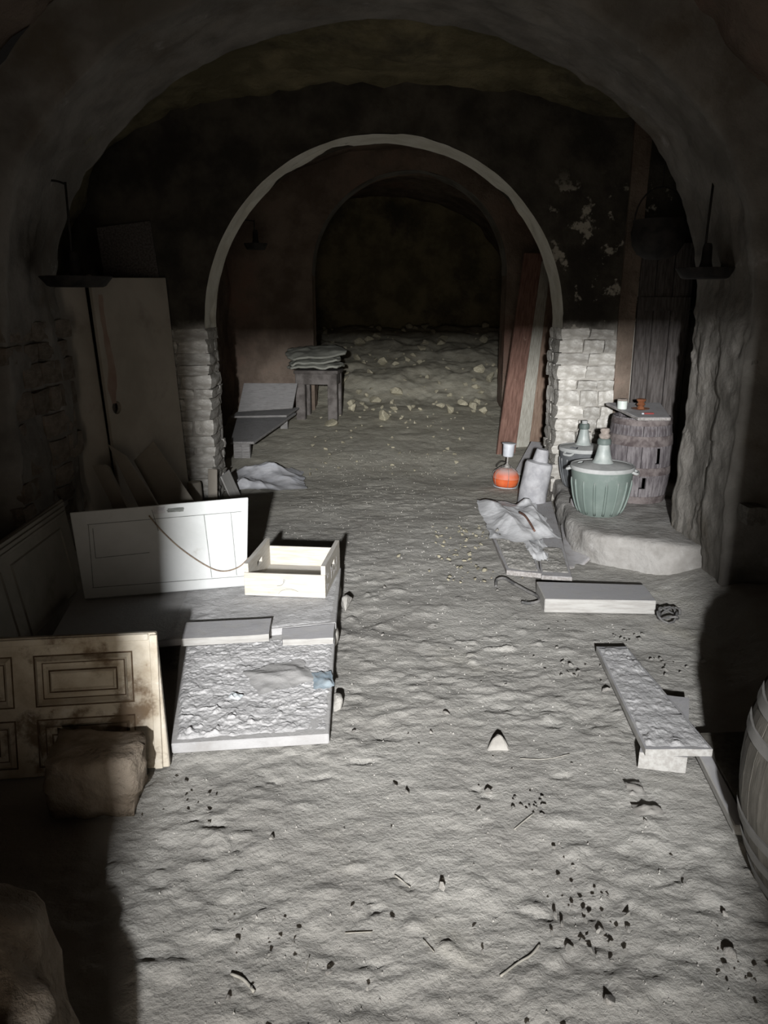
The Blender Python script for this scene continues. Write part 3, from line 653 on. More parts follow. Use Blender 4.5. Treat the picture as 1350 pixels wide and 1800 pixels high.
# wooden crate
def plate_hole(name, L, Hh, T, hole, m, parent):
    """upright plate in the x/z plane with one rectangular hand slot"""
    xs_ = [0, hole[0], hole[1], L]; zs_ = [0, hole[2], hole[3], Hh]; bm = bmesh.new(); V = {}
    for s, yy in enumerate((0, T)):
        for i, x in enumerate(xs_):
            for j, z in enumerate(zs_): V[s, i, j] = bm.verts.new((x, yy, z))
    for i in range(3):
        for j in range(3):
            if (i, j) == (1, 1): continue
            bm.faces.new((V[0, i, j], V[0, i + 1, j], V[0, i + 1, j + 1], V[0, i, j + 1])); bm.faces.new((V[1, i, j + 1], V[1, i + 1, j + 1], V[1, i + 1, j], V[1, i, j]))
    for i in range(3):
        for j in (0, 3): bm.faces.new((V[0, i, j], V[1, i, j], V[1, i + 1, j], V[0, i + 1, j]))
        for q in (0, 3): bm.faces.new((V[0, q, i], V[0, q, i + 1], V[1, q, i + 1], V[1, q, i]))
    for a, b in (((1, 1), (2, 1)), ((2, 1), (2, 2)), ((2, 2), (1, 2)), ((1, 2), (1, 1))): bm.faces.new((V[0, *a], V[0, *b], V[1, *b], V[1, *a]))
    return link(name, bm_mesh(name, bm), m, parent)
cr = thing('wooden_crate', 'open pale pine crate with hand slots in its raised ends', 'crate', (-0.688, 3.572, 0.149), (0, 0, R(-6)))
CW, CDp = 0.405, 0.425
box('base_board', 0.004, CW - 0.004, 0.006, CDp - 0.006, 0.003, 0.014, 'pine', cr)
box('side_board', 0.0, CW, -0.010, 0.002, 0.0, 0.118, 'pine', cr)
box('side_board', 0.0, CW, CDp - 0.002, CDp + 0.010, 0.0, 0.118, 'pine', cr)
for x in (0.0, CW - 0.022):
    e = plate_hole('end_board', CDp, 0.160, 0.022, (0.165, 0.255, 0.085, 0.112), 'pine', cr)
    e.rotation_euler = (0, 0, R(90)); e.location = (x + 0.022, 0.0, 0.002)
    if x > 0.1: right_end = e
for i in range(16):      # blurred dark print on the outer end
    a = rnd.uniform(0.03, 0.38); z = rnd.uniform(0.02, 0.085); l = rnd.uniform(0.012, 0.04); t = rnd.uniform(0.6, 2.0)
    v = [(a, -0.0006, z), (a + 0.006, -0.0006, z), (a + 0.006 + l * math.cos(t), -0.0006, z + l * math.sin(t)), (a + l * math.cos(t), -0.0006, z + l * math.sin(t))]
    link('print_mark', pymesh('print_mark', v + [(p[0], 0.0006, p[2]) for p in v], [(0, 1, 2, 3), (0, 4, 5, 1), (1, 5, 6, 2), (2, 6, 7, 3), (3, 7, 4, 0)]), 'print_soft', right_end)
line_m = tube('scribble', spline([(0.165, -0.0105, 0.055), (0.19, -0.0105, 0.062), (0.205, -0.0105, 0.085), (0.198, -0.0105, 0.088), (0.20, -0.0105, 0.07)]), 0.0012, 'pencil', cr)
tube('scribble', spline([(0.17, -0.0105, 0.014), (0.19, -0.0105, 0.033), (0.23, -0.0105, 0.042), (0.27, -0.0105, 0.03)]), 0.0009, 'pencil', cr)

# big boards and planks in the left recess
def wb_board(name, C, t, m, label, cat='board', **k): return tag(board(name, C, t, m, **k), label, cat)
big = wb_board('leaning_board', [(-1.80, 5.14, 0.0), (-1.52, 5.86, 0.0), (-1.60, 5.90, 1.72), (-1.89, 5.17, 1.70)], 0.03, 'lean_board', 'tall pale board with a dark knot hole leaning in the recess')
su, sv = np.meshgrid(np.linspace(0.03, 0.74, 40), np.linspace(-1, 1, 6))
sw = 0.035 + 0.022 * fbm(su * 6, 0.0, 2.0, 3) - 0.022 * sstep(0.35, 0.74, su)
link('rust_stain', grid_mesh('rust_stain', np.stack([su, 0.325 + sv * sw + 0.02 * fbm(su * 3, 1.0, 1.0, 2), np.full(su.shape, 0.0012)], -1)), 'rust_stain', big)
cut = link('cut', lathe_mesh('cut', [(0.040, -0.1), (0.046, -0.05), (0.044, 0.1)], 14), None); cut.matrix_world = big.matrix_basis @ Matrix.Translation((0.0, 0.31, 0.0))
bo = big.modifiers.new('hole', 'BOOLEAN'); bo.object = cut; bo.operation = 'DIFFERENCE'; bo.solver = 'EXACT'
bpy.context.view_layer.update()
big_me = bpy.data.meshes.new_from_object(big.evaluated_get(bpy.context.evaluated_depsgraph_get())); big.modifiers.clear(); big.data = big_me
bpy.data.objects.remove(cut)
wb_board('leaning_board', [(-2.10, 4.84, 0.02), (-1.835, 5.16, 0.02), (-1.95, 5.22, 1.66), (-2.17, 4.92, 1.62)], 0.03, 'lean_board', 'narrow mottled board leaning between the arch and the tall pale board')
wb_board('short_plank', [(-1.57, 4.40, 0.28), (-1.47, 4.36, 0.28), (-1.74, 4.72, 0.57), (-1.84, 4.76, 0.55)], 0.04, 'lean_board', 'narrow plank end slanting behind the white board', 'plank', worn=0.004)
wb_board('short_plank', [(-1.44, 4.48, 0.26), (-1.29, 4.42, 0.28), (-1.66, 4.86, 0.60), (-1.81, 4.96, 0.66)], 0.03, 'lean_board', 'long slanting plank against the tall pale board', 'plank')
wb_board('short_plank', [(-1.44, 4.90, 0.16), (-1.22, 4.95, 0.20), (-1.60, 5.28, 0.62), (-1.715, 5.18, 0.50)], 0.03, 'lean_board', 'wide square-cut plank slanting beside the shaded stone pier', 'plank')
wb_board('dark_board', [(-2.02, 5.80, 1.72), (-1.66, 5.94, 1.72), (-1.70, 5.96, 2.12), (-2.05, 5.82, 2.06)], 0.03, 'dark_wood', 'dark board standing on top of the tall pale board')
po = thing('wooden_post', 'short round wooden post end beside the shaded pier', 'post', (-1.47, 5.80, 0.0))
lathe('post_shaft', [(0.055, 0), (0.058, 0.1), (0.054, 0.19), (0.048, 0.205), (0.0, 0.21)], 'lean_board', po, 14)
wb_board('thin_board', [(-1.375, 5.80, 0.0), (-1.30, 5.78, 0.0), (-1.315, 5.92, 0.28), (-1.39, 5.94, 0.28)], 0.015, 'lean_board', 'thin small board leaning on the foot of the shaded pier')
wb_board('thin_board', [(-1.215, 5.98, 0.0), (-1.18, 6.16, 0.0), (-1.27, 6.19, 0.22), (-1.305, 6.01, 0.20)], 0.012, 'pale_wood', 'thin pale offcut leaning inside the archway beside the grey bag')

# grey bag inside the archway
o = tag(crumple('plastic_bag', 0.70, 0.85, 0.15, 3.4, 'grey_bag', n=70, fold=6), 'crumpled grey plastic sack on the floor inside the archway', 'bag'); o.location = (-1.06, 6.78, -0.005); o.rotation_euler = (0, 0, 0.15)

# low board stack and stool in the chamber behind
lt = thing('low_bench', 'dusty low bench of loose boards beside the grey sack', 'bench', (-1.35, 8.1, 0.13))
board('seat_board', [(-1.50, 7.42, 0.23), (-1.27, 7.42, 0.23), (-1.0, 8.75, 0.33), (-1.66, 8.75, 0.33)], 0.025, 'bench_wood', lt)
for (x, y) in ((-1.44, 7.5), (-1.36, 7.5), (-1.12, 8.6), (-1.55, 8.6)):
    g = fz1(x, y); bx_ = box('leg', -0.04, 0.04, -0.04, 0.04, g - 0.14, 0.22 - 0.13 + (0.08 if y > 8 else 0), 'bench_wood', lt); bx_.location = (x + 1.35, y - 8.1, 0)
wb_board('loose_board', [(-1.60, 8.42, 0.40), (-1.02, 8.60, 0.40), (-0.985, 8.86, 0.66), (-1.58, 8.74, 0.66)], 0.02, 'bench_wood', 'dusty board tilted up at the far end of the low bench')
wb_board('loose_board', [(-1.66, 8.30, 0.355), (-1.06, 8.36, 0.355), (-0.98, 8.86, 0.375), (-1.62, 8.86, 0.375)], 0.022, 'bench_wood', 'flat dusty board between the low bench and the tilted board')
sf = fz1(-0.75, 9.05)
st = thing('stool', 'old square wooden stool with thick legs beneath flattened sacks', 'stool', (-0.765, 9.12, sf), (0, 0, R(-8)))
box('seat', -0.26, 0.26, -0.17, 0.17, 0.52, 0.56, 'stool_wood', st, 0.006)
box('apron', -0.24, 0.24, -0.165, -0.14, 0.40, 0.52, 'stool_wood', st); box('apron', -0.24, 0.24, 0.14, 0.165, 0.40, 0.52, 'stool_wood', st)
box('apron', 0.215, 0.24, -0.14, 0.14, 0.40, 0.52, 'stool_wood', st); box('apron', -0.24, -0.215, -0.14, 0.14, 0.40, 0.52, 'stool_wood', st)
for x in (-0.19, 0.19):
    for y in (-0.125, 0.125): box('leg', x - 0.055, x + 0.055, y - 0.035, y + 0.035, -0.04, 0.52, 'stool_wood', st, 0.006)
def sack(w, d, z, seed, lab, loc, rz, lift):
    n = 26; U, V = np.meshgrid(np.linspace(-1, 1, n), np.linspace(-1, 1, n)); r = np.hypot(U, V); sq = np.maximum(np.abs(U), np.abs(V)); k = np.where(r > 0, sq / np.maximum(r, 1e-6), 1)
    k = 0.35 + 0.65 * k
    a = U * k * w / 2 * (1 + 0.1 * fbm(U * 2 + seed, V * 2, 1, 2)); b = V * k * d / 2
    zz = lift * (U ** 2) * np.sign(U) * 0.5 + 0.02 * fbm(U * 3 + seed, V * 3, 2, 3) + 0.018 * (1 - sstep(0.6, 1, sq))
    top = np.stack([a, b, zz + 0.012], -1); bot = np.stack([a, b, zz - 0.012], -1)
    P = np.concatenate([bot[::-1], top], 0) if False else top
    o = link('flattened_sack', grid_mesh('flattened_sack', top), 'sacking')
    md = o.modifiers.new('thick', 'SOLIDIFY'); md.thickness = 0.022; md.offset = -1
    o.location = (loc[0], loc[1], z); o.rotation_euler = (0.16 if lift == 0.06 else 0.03, 0.0, rz)
    return tag(o, lab, 'sack')
sack(0.66, 0.46, sf + 0.60, 1, 'flattened sack lying directly on the stool seat', (-0.79, 9.12), -0.12, 0.02)
sack(0.62, 0.48, sf + 0.655, 5, 'flattened grey sack in the middle of the pile on the stool', (-0.81, 9.14), 0.05, 0.05)
sack(0.72, 0.56, sf + 0.755, 9, 'stiff curled sack topmost of the pile on the stool', (-0.80, 9.16), 0.3, 0.06)

# three tall planks leaning beside the far right wall
wb_board('tall_plank', [(1.135, 7.60, 0.06), (1.325, 7.66, 0.06), (1.60, 8.14, 2.02), (1.41, 8.10, 2.02)], 0.035, 'red_plank', 'tall red-brown plank leaning in the archway, foremost of three', 'plank')
wb_board('tall_plank', [(1.35, 7.86, 0.09), (1.51, 7.90, 0.09), (1.72, 8.30, 1.95), (1.56, 8.26, 1.95)], 0.05, 'weathered_plank', 'tall weathered grey plank leaning between two brown planks', 'plank')
wb_board('tall_plank', [(1.50, 8.06, 0.10), (1.68, 8.10, 0.10), (1.87, 8.46, 1.88), (1.70, 8.42, 1.90)], 0.035, 'ochre_plank', 'tall ochre-brown plank leaning nearest the chamber wall', 'plank')
wb_board('grey_offcut', [(1.20, 6.95, 0.02), (1.34, 6.86, 0.02), (1.60, 7.50, 0.20), (1.46, 7.55, 0.22)], 0.02, 'grey_wood', 'flat grey offcut lying behind the orange lantern')

# ================================================================== right side: recess
LZ = 0.185
def demijohn(loc, r, h, label, bm_, lm, rot, stop=True, nrib=16):
    t = thing('demijohn', label, 'demijohn', loc, (0, 0, rot))
    prof = [(r * .60, 0.0), (r * .66, 0.012), (r * .78, h * .18), (r * .88, h * .40), (r * .95, h * .65), (r * .985, h * .88), (r * .99, h)]
    lathe('basket', [(0.0, 0.0)] + prof, bm_, t, 48, cap=False)
    for i in range(nrib):
        a = 2 * math.pi * i / nrib
        pts = []; k = 9
        for j in range(k):
            z = h * (0.06 + 0.72 * j / (k - 1)); rr = np.interp(z, [p[1] for p in prof], [p[0] for p in prof]) + 0.001
            pts.append((rr * math.cos(a), rr * math.sin(a), z))
        tube('rib', pts, [0.009] * (k - 1) + [0.004], bm_, t, 6)
    lathe('rim', [(r * .97, h - 0.012), (r * 1.03, h - 0.010), (r * 1.045, h + 0.004), (r * 1.02, h + 0.016), (r * .97, h + 0.014)], lm, t, 48, cap=False)
    ld = lathe('lid', [(0.0, h + 0.035), (r * .35, h + 0.032), (r * .62, h + 0.025), (r * .80, h + 0.018), (r * .98, h + 0.010), (r * .98, h - 0.005)], lm, t, 48, cap=False)
    lb = bmesh.new(); lb.from_mesh(ld.data)
    gone = [f for f in lb.faces if r * .62 < f.calc_center_median().xy.length < r * .80 and 2.25 < math.atan2(f.calc_center_median().y, f.calc_center_median().x) < 2.72]
    bmesh.ops.delete(lb, geom=gone, context='FACES'); lb.to_mesh(ld.data); lb.free()
    for s in (0, 1):
        a = R(-40) + math.pi * s; c, s_ = math.cos(a), math.sin(a)
        tube('handle', spline([(r * 0.99 * math.cos(a - .22), r * 0.99 * math.sin(a - .22), h - 0.012), (r * 1.13 * math.cos(a - .14), r * 1.13 * math.sin(a - .14), h - 0.024), (r * 1.13 * math.cos(a + .14), r * 1.13 * math.sin(a + .14), h - 0.024), (r * 0.99 * math.cos(a + .22), r * 0.99 * math.sin(a + .22), h - 0.012)], 5), 0.010, lm, t)
    nk = lathe('bottle_neck', [(r * .40, h + 0.022), (r * .30, h + 0.045), (r * .25, h + 0.08), (r * .18, h + 0.145), (r * .15, h + 0.155)], 'dusty_glass', t, 28, cap=False)
    lathe('collar', [(r * .16, h + 0.148), (r * .22, h + 0.152), (r * .225, h + 0.178), (r * .19, h + 0.190), (0, h + 0.190)], 'dark_band', t, 24, cap=False)
    if stop: lathe('stopper', [(r * .13, h + 0.186), (r * .17, h + 0.198), (r * .19, h + 0.212), (r * .12, h + 0.224), (r * .155, h + 0.240), (r * .13, h + 0.256), (0, h + 0.262)], 'cork', t, 18, cap=False, wob=0.004)
    else: lathe('stopper', [(r * .12, h + 0.186), (r * .125, h + 0.212), (0, h + 0.214)], 'lid_dust', t, 18, cap=False)
    return t
demijohn((1.44, 4.97, LZ - 0.004), 0.200, 0.318, 'glass demijohn in a ribbed green plastic basket with dusty lid', 'green_plastic', 'lid_dust', 0.3)
demijohn((1.50, 5.72, LZ - 0.004), 0.172, 0.300, 'glass demijohn in a dark basket between the green one and the stone pier', 'dark_plastic', 'lid_dust', 1.4, stop=False)

def barrel(name, label, loc, r0, r1, h, nst, hoops, ms, mh, rot=0.0, gaps={}, hoop_r=1.01):
    t = thing(name, label, 'barrel', loc, (0, 0, rot))
    def rad(z): q = 2 * z / h - 1; return r1 - (r1 - r0) * q * q
    def stave_mesh(zr, frac0, frac1, thick=0.016):
        da = 2 * math.pi / nst; v = []; f = []; nz = 10
        zz = [zr[0] + (zr[1] - zr[0]) * i / nz for i in range(nz + 1)]
        for z in zz:
            for (fr, ri) in ((frac0, 0), (0.5 * (frac0 + frac1), 0), (frac1, 0), (frac1, 1), (frac0, 1)):
                a = da * (fr - 0.5); rr = rad(z) - ri * thick + (0.0 if ri else 0.0015 * math.sin(math.pi * fr)); v.append((rr * math.cos(a), rr * math.sin(a), z))
        for i in range(nz):
            for k in range(5): l = (k + 1) % 5; f.append((i * 5 + k, i * 5 + l, (i + 1) * 5 + l, (i + 1) * 5 + k))
        f.append((4, 3, 2, 1, 0)); f.append(tuple(nz * 5 + k for k in range(5)))
        me = pymesh('stave', v, f); me.materials.append(MATS[ms]); return me
    full = stave_mesh((0, h), 0.02, 0.98)
    for i in range(nst):
        if i in gaps:
            segs = []; z = 0
            for (g0, g1) in gaps[i]: segs.append((z, g0)); z = g1
            segs.append((z, h)); parts = [stave_mesh((0, h), 0.45, 0.98)] + [stave_mesh(q, 0.02, 0.45) for q in segs]
        else: parts = [full]
        for me in parts:
            o = bpy.data.objects.new('stave', me); COL.objects.link(o); o.parent = t; o.rotation_euler = (0, 0, 2 * math.pi * i / nst)
    for (z, w) in hoops:
        prof = [(rad(z - w / 2) * 0.998, z - w / 2), (rad(z - w / 2) * hoop_r + 0.003, z - w / 2), (rad(z) * hoop_r + 0.003, z), (rad(z + w / 2) * hoop_r + 0.003, z + w / 2), (rad(z + w / 2) * 0.998, z + w / 2)]
        lathe('hoop', prof, mh, t, 56, cap=False)
    lathe('barrel_head', [(0, h - 0.035), (rad(h) - 0.010, h - 0.035), (rad(h) - 0.010, h - 0.05), (0, h - 0.05)], ms, t, 40, cap=False)
    return t
barrel('cask', 'old dark wooden cask with rusty hoops and split staves under a small board', (1.815, 5.40, LZ - 0.005), 0.195, 0.222, 0.60, 14, ((0.03, 0.05), (0.235, 0.055), (0.445, 0.07), (0.57, 0.04)), 'barrel_dark', 'hoop_rust',
       R(-90), gaps={0: [(0.115, 0.195)], 1: [(0.29, 0.40)]})
barrel('wine_barrel', 'grey-brown oak barrel with pale hoops standing near the entrance', (1.29, 1.73, -0.01), 0.255, 0.335, 0.68, 20, ((0.055, 0.035), (0.135, 0.03), (0.215, 0.03), (0.465, 0.03), (0.545, 0.03), (0.63, 0.035)), 'barrel_oak', 'hoop_zinc', 0.1)
bt = tag(board('cask_board', [(1.705, 5.14, 0.800), (1.925, 5.14, 0.800), (2.03, 5.66, 0.835), (1.63, 5.66, 0.835)], 0.022, 'grey_wood'), 'small grey board lying on top of the old cask', 'board')
TB = 0.797
t = thing('glass_jar', 'small white candle glass on the cask board', 'jar', (1.68, 5.43, TB + 0.021))
lathe('jar_body', [(0.030, 0), (0.034, 0.004), (0.035, 0.058), (0.030, 0.060)], 'milk_glass', t, 20)
lathe('jar_rim', [(0.031, 0.058), (0.036, 0.060), (0.035, 0.072), (0.028, 0.073)], 'cork', t, 20)
t = thing('candle_holder', 'brown turned candle holder on a saucer beside the white candle glass', 'candle holder', (1.795, 5.38, TB + 0.0205))
lathe('saucer', [(0, 0.004), (0.03, 0.003), (0.058, 0.010), (0.062, 0.014), (0.055, 0.012), (0.02, 0.010)], 'glaze_brown', t, 24, cap=False)
lathe('stem', [(0.024, 0.008), (0.028, 0.018), (0.019, 0.028), (0.030, 0.040), (0.020, 0.054), (0.031, 0.066), (0.033, 0.078), (0.022, 0.080), (0, 0.070)], 'glaze_brown', t, 20, cap=False)
t = thing('pocket_knife', 'small red penknife lying beside the candle holder saucer', 'knife', (1.80, 5.25, TB + 0.0095), (0, 0, -0.05))
box('grip', -0.022, 0.045, -0.008, 0.008, 0.0, 0.011, 'red_plastic', t, 0.003); box('bolster', -0.038, -0.022, -0.007, 0.007, 0.0, 0.010, 'white_enamel', t, 0.002)

# dark plank door standing in the recess
dd = thing('plank_door', 'tall dark plank door standing behind the old cask', 'door', (2.08, 5.93, LZ))
for i, (a, b) in enumerate(((-0.19, -0.075), (-0.070, 0.055), (0.060, 0.20))):
    box('plank', a, b, -0.012 + 0.004 * (i % 2), 0.012, 0.0, 1.78 + 0.03 * (i == 1), 'dark_wood', dd, 0.004)
box('ledger', -0.18, 0.19, -0.036, -0.012, 1.30, 1.40, 'dark_wood', dd, 0.004)
# pot hanging behind the arch
t = thing('hanging_pot', 'dark round-bottomed pot hanging on a wire behind the plaster arch', 'pot', (1.70, 5.05, 1.80))
lathe('pot_body', [(0, 0.0), (0.07, 0.006), (0.12, 0.035), (0.155, 0.09), (0.165, 0.16), (0.155, 0.22), (0.16, 0.235), (0.15, 0.235), (0.145, 0.22), (0.15, 0.16), (0.11, 0.05), (0, 0.02)], 'black_iron', t, 32, cap=False)
tube('bail', [(0.155 * math.cos(a), 0.0, 0.225 + 0.20 * math.sin(a)) for a in [math.pi * i / 14 for i in range(15)]], 0.005, 'black_iron', t)
tube('wire', [(0, 0, 0.425), (0.0, 0.01, 1.16)], 0.004, 'black_iron', t)

# hanging iron trays
def tray(loc, r, rodh, label, lean=0.0):
    t = thing('hanging_tray', label, 'tray', loc, (0, lean, 0))
    lathe('pan', [(0, 0.0), (r * .72, 0.0), (r * .80, 0.006), (r, 0.050), (r * 1.0, 0.054), (r * .78, 0.012), (0, 0.010)], 'black_iron', t, 36, cap=False)
    lathe('socket', [(0.040, 0.008), (0.036, 0.05), (0.026, 0.09), (0.024, 0.155), (0.018, 0.175), (0, 0.178)], 'black_iron', t, 18, cap=False)
    tube('rod', [(-0.012, 0, 0.165), (-0.010, 0.004, rodh * .5), (-0.006, 0.0, rodh)], 0.006, 'black_iron', t)
    return t
t = tray((1.675, 4.2, 1.665), 0.148, 0.47, 'black iron tray hanging on the lit plaster jamb')
tube('hook', spline([(-0.006, 0, 0.46), (0.02, 0, 0.475), (0.06, 0, 0.482), (0.13, 0, 0.485)], 4), 0.006, 'black_iron', t)
t = tray((-1.640, 4.28, 1.625), 0.185, 0.52, 'black iron tray hanging above the leaning boards')
tube('hook', spline([(-0.006, 0, 0.51), (-0.05, 0, 0.525), (-0.12, 0, 0.53), (-0.20, 0, 0.53)], 4), 0.006, 'black_iron', t)
lathe('candle_stub', [(0.014, 0.01), (0.014, 0.06), (0.0, 0.065)], 'cork', t, 10).location = (0.08, -0.03, 0)
t = tray((-1.20, 7.6, 2.02), 0.11, 0.26, 'small dark iron tray in the dark chamber beyond the piers')
tube('hook', spline([(-0.006, 0, 0.25), (-0.2, 0, 0.27), (-0.62, 0, 0.27)], 4), 0.006, 'black_iron', t)

# ------------------------------------------------------------------ in front of the pale pier
t = thing('carboy', 'dusty grey slanting plastic carboy in front of the pale stone pier', 'carboy', (1.155, 5.86, 0.0), (0, R(9), 0))
lathe('carboy_body', [(0.0, 0.0), (0.108, 0.002), (0.114, 0.02), (0.110, 0.12), (0.106, 0.24), (0.104, 0.33), (0.098, 0.350), (0.055, 0.362)], 'dusty_jug', t, 40, cap=False, wob=0.012, seed=2)
lathe('carboy_neck', [(0.062, 0.352), (0.060, 0.365), (0.052, 0.42), (0.046, 0.450), (0.040, 0.455), (0.0, 0.452)], 'dusty_jug', t, 24, cap=False, wob=0.006)
t = thing('gas_lantern', 'camping lantern with dusty orange gas tank, wire cage and white metal cup', 'lantern', (1.055, 6.52, -0.006), (0, R(3), 0.2))
lathe('gas_tank', [(0.0, 0.006), (0.075, 0.006), (0.098, 0.022), (0.111, 0.06), (0.113, 0.078), (0.1155, 0.082), (0.113, 0.086), (0.109, 0.11), (0.092, 0.145), (0.06, 0.166), (0.022, 0.172)], 'orange_enamel', t, 40)
tube('base_ring', [(0.100 * math.cos(a), 0.100 * math.sin(a), 0.008) for a in [2 * math.pi * i / 32 for i in range(33)]], 0.005, 'white_enamel', t)
for i in range(6):
    a = 2 * math.pi * i / 6 + 0.35; c, s_ = math.cos(a), math.sin(a)
    tube('cage_wire', spline([(0.102 * c, 0.102 * s_, 0.008), (0.120 * c, 0.120 * s_, 0.075), (0.112 * c, 0.112 * s_, 0.125), (0.045 * c, 0.045 * s_, 0.178)], 4), 0.0022, 'wire', t, 5)
tube('collar_ring', [(0.045 * math.cos(a), 0.045 * math.sin(a), 0.178) for a in [2 * math.pi * i / 20 for i in range(21)]], 0.004, 'wire', t, 5)
lathe('valve', [(0.024, 0.165), (0.026, 0.19), (0.014, 0.20), (0.009, 0.21), (0.009, 0.285)], 'wire', t, 14)
tube('valve_handle', spline([(0.0, 0.0, 0.215), (-0.05, -0.005, 0.225), (-0.085, -0.01, 0.205), (-0.10, -0.01, 0.175)], 4), 0.004, 'black_iron', t, 5)
cp = lathe('burner_cup', [(0.0, 0.268), (0.040, 0.268), (0.045, 0.272), (0.050, 0.375), (0.047, 0.38), (0.0, 0.38)], 'white_enamel', t, 28, cap=False)
lathe('cup_flange', [(0.045, 0.374), (0.060, 0.379), (0.061, 0.385), (0.0, 0.390)], 'white_enamel', t, 28, cap=False)

# planks on the floor
pa = wb_board('floor_plank', [(0.715, 4.235, 0.040), (0.905, 4.175, 0.040), (0.985, 5.60, 0.055), (0.725, 5.56, 0.055)], 0.028, 'grey_wood', 'dusty floor plank partly covered by a crumpled plastic bag', 'plank', worn=0.004)
dirt_crust(pa, [(0.73, 4.25, 0.042), (0.895, 4.20, 0.042), (0.945, 5.0, 0.050), (0.735, 5.0, 0.050)], 0.018, 31, 60, 'earth')
pb = wb_board('floor_plank', [(0.902, 4.160, 0.034), (1.074, 4.130, 0.034), (1.315, 5.84, 0.040), (1.145, 5.80, 0.040)], 0.026, 'grey_wood', 'smooth grey floor plank with nail holes beside the plastic bag', 'plank')
dirt_crust(pb, [(0.92, 4.22, 0.036), (1.07, 4.20, 0.036), (1.13, 4.66, 0.038), (0.98, 4.68, 0.038)], 0.014, 37, 50, 'earth')
o = tag(crumple('plastic_bag', 0.46, 0.95, 0.15, 5.2, 'plastic_bag', n=80, fold=7), 'crumpled whitish plastic bag lying over the floor planks', 'bag'); o.location = (0.935, 5.25, 0.052); o.rotation_euler = (0, 0, -0.02)
o = tag(crumple('plastic_bag', 0.16, 0.50, 0.05, 8.2, 'plastic_bag', n=40, fold=6), 'narrow end of plastic bag tucked between the two floor planks', 'bag'); o.location = (0.955, 4.64, 0.035); o.rotation_euler = (0, 0, -0.08)
tag(tube('cord', spline([(0.98, 4.80, 0.11), (0.975, 4.95, 0.125), (0.965, 5.08, 0.135), (0.95, 5.2, 0.125)], 5), 0.008, 'red_plank'), 'short rusty brown strip lying on the plastic bag', 'strip')
bmC = [(0.832, 3.715, 0.067), (1.400, 3.690, 0.067), (1.415, 3.925, 0.067), (0.838, 3.975, 0.067)]
wb_board('timber_beam', bmC, 0.075, 'pale_wood', 'thick sawn timber block lying across the floor by the ledge', 'beam')
lp = wb_board('floor_plank', [(0.880, 2.285, 0.098), (1.105, 2.285, 0.098), (1.098, 3.20, 0.042), (0.962, 3.20, 0.042)], 0.026, 'pale_wood', 'long dirt-crusted plank propped on a board near the barrel', 'plank', worn=0.003)
dirt_crust(lp, [(0.885, 2.29, 0.0985), (1.10, 2.29, 0.0985), (1.093, 3.19, 0.0435), (0.967, 3.19, 0.0435)], 0.010, 41, 100)
wb_board('under_board', [(0.872, 2.315, 0.066), (1.022, 2.285, 0.066), (1.19, 2.70, 0.060), (1.06, 2.74, 0.060)], 0.06, 'pale_wood', 'short thick board beneath the propped long plank', 'board', worn=0.003)
wb_board('dark_plank', [(1.095, 1.98, 0.045), (1.32, 2.02, 0.045), (1.31, 2.47, 0.055), (1.135, 2.46, 0.055)], 0.020, 'barrel_oak', 'brown board in the shade between long plank and barrel', 'board')
wb_board('batten', [(1.046, 1.97, 0.040), (1.086, 1.955, 0.044), (1.132, 2.46, 0.062), (1.092, 2.47, 0.058)], 0.035, 'pale_wood', 'narrow pale batten along the edge of the shaded brown board', 'batten')
# curved sheet between plank and ledge
n = 24; U, V = np.meshgrid(np.linspace(0, 1, n), np.linspace(0, 1, n))
a = np.array((1.10, 4.36, 0.015)); b = np.array((1.27, 4.50, 0.02)); c = np.array((1.315, 5.26, 0.17)); d = np.array((1.235, 5.18, 0.04))
P = ((1 - U) * (1 - V))[..., None] * a + (U * (1 - V))[..., None] * b + (U * V)[..., None] * c + ((1 - U) * V)[..., None] * d
P[..., 2] += -0.03 * np.sin(np.pi * U) + 0.05 * U * V
o = link('curved_sheet', grid_mesh('curved_sheet', P), 'grey_wood'); md = o.modifiers.new('t', 'SOLIDIFY'); md.thickness = 0.012
tag(o, 'curved grey sheet wedged between the floor plank and the ledge', 'sheet')
# cables
tag(tube('cable', spline([(0.63, 4.06, 0.004), (0.645, 4.14, 0.014), (0.69, 4.16, 0.018), (0.735, 4.08, 0.014), (0.79, 3.98, 0.010), (0.83, 3.90, 0.010), (0.825, 3.83, 0.010), (0.77, 3.81, 0.006), (0.735, 3.83, 0.004)], 6), 0.009, 'rubber'), 'black cable curling from the end of the timber block', 'cable')
lpn = []
for i in range(40):
    a = i / 39 * 2 * math.pi * 2.3; rr = 0.055 + 0.018 * math.sin(i * .7); lpn.append((1.43 + rr * math.cos(a) * 1.1, 3.60 + rr * math.sin(a), 0.03 + 0.018 * math.sin(i * 0.9) + fz1(1.43, 3.6)))
tag(tube('cable', lpn, 0.006, 'rubber'), 'tangled loop of dark cable at the end of the timber block', 'cable')

# ------------------------------------------------------------------ boulder near the entrance
o = tag(link('boulder', rock_mesh('boulder', 12, 5, 0.30, (0.40, 0.41, 0.405), 0.25, 1.3), 'boulder', None, True), 'big rounded brown boulder beside the entrance', 'boulder'); o.location = (-0.92, 1.05, 0.02); o.rotation_euler = (0, 0.1, 0.5)

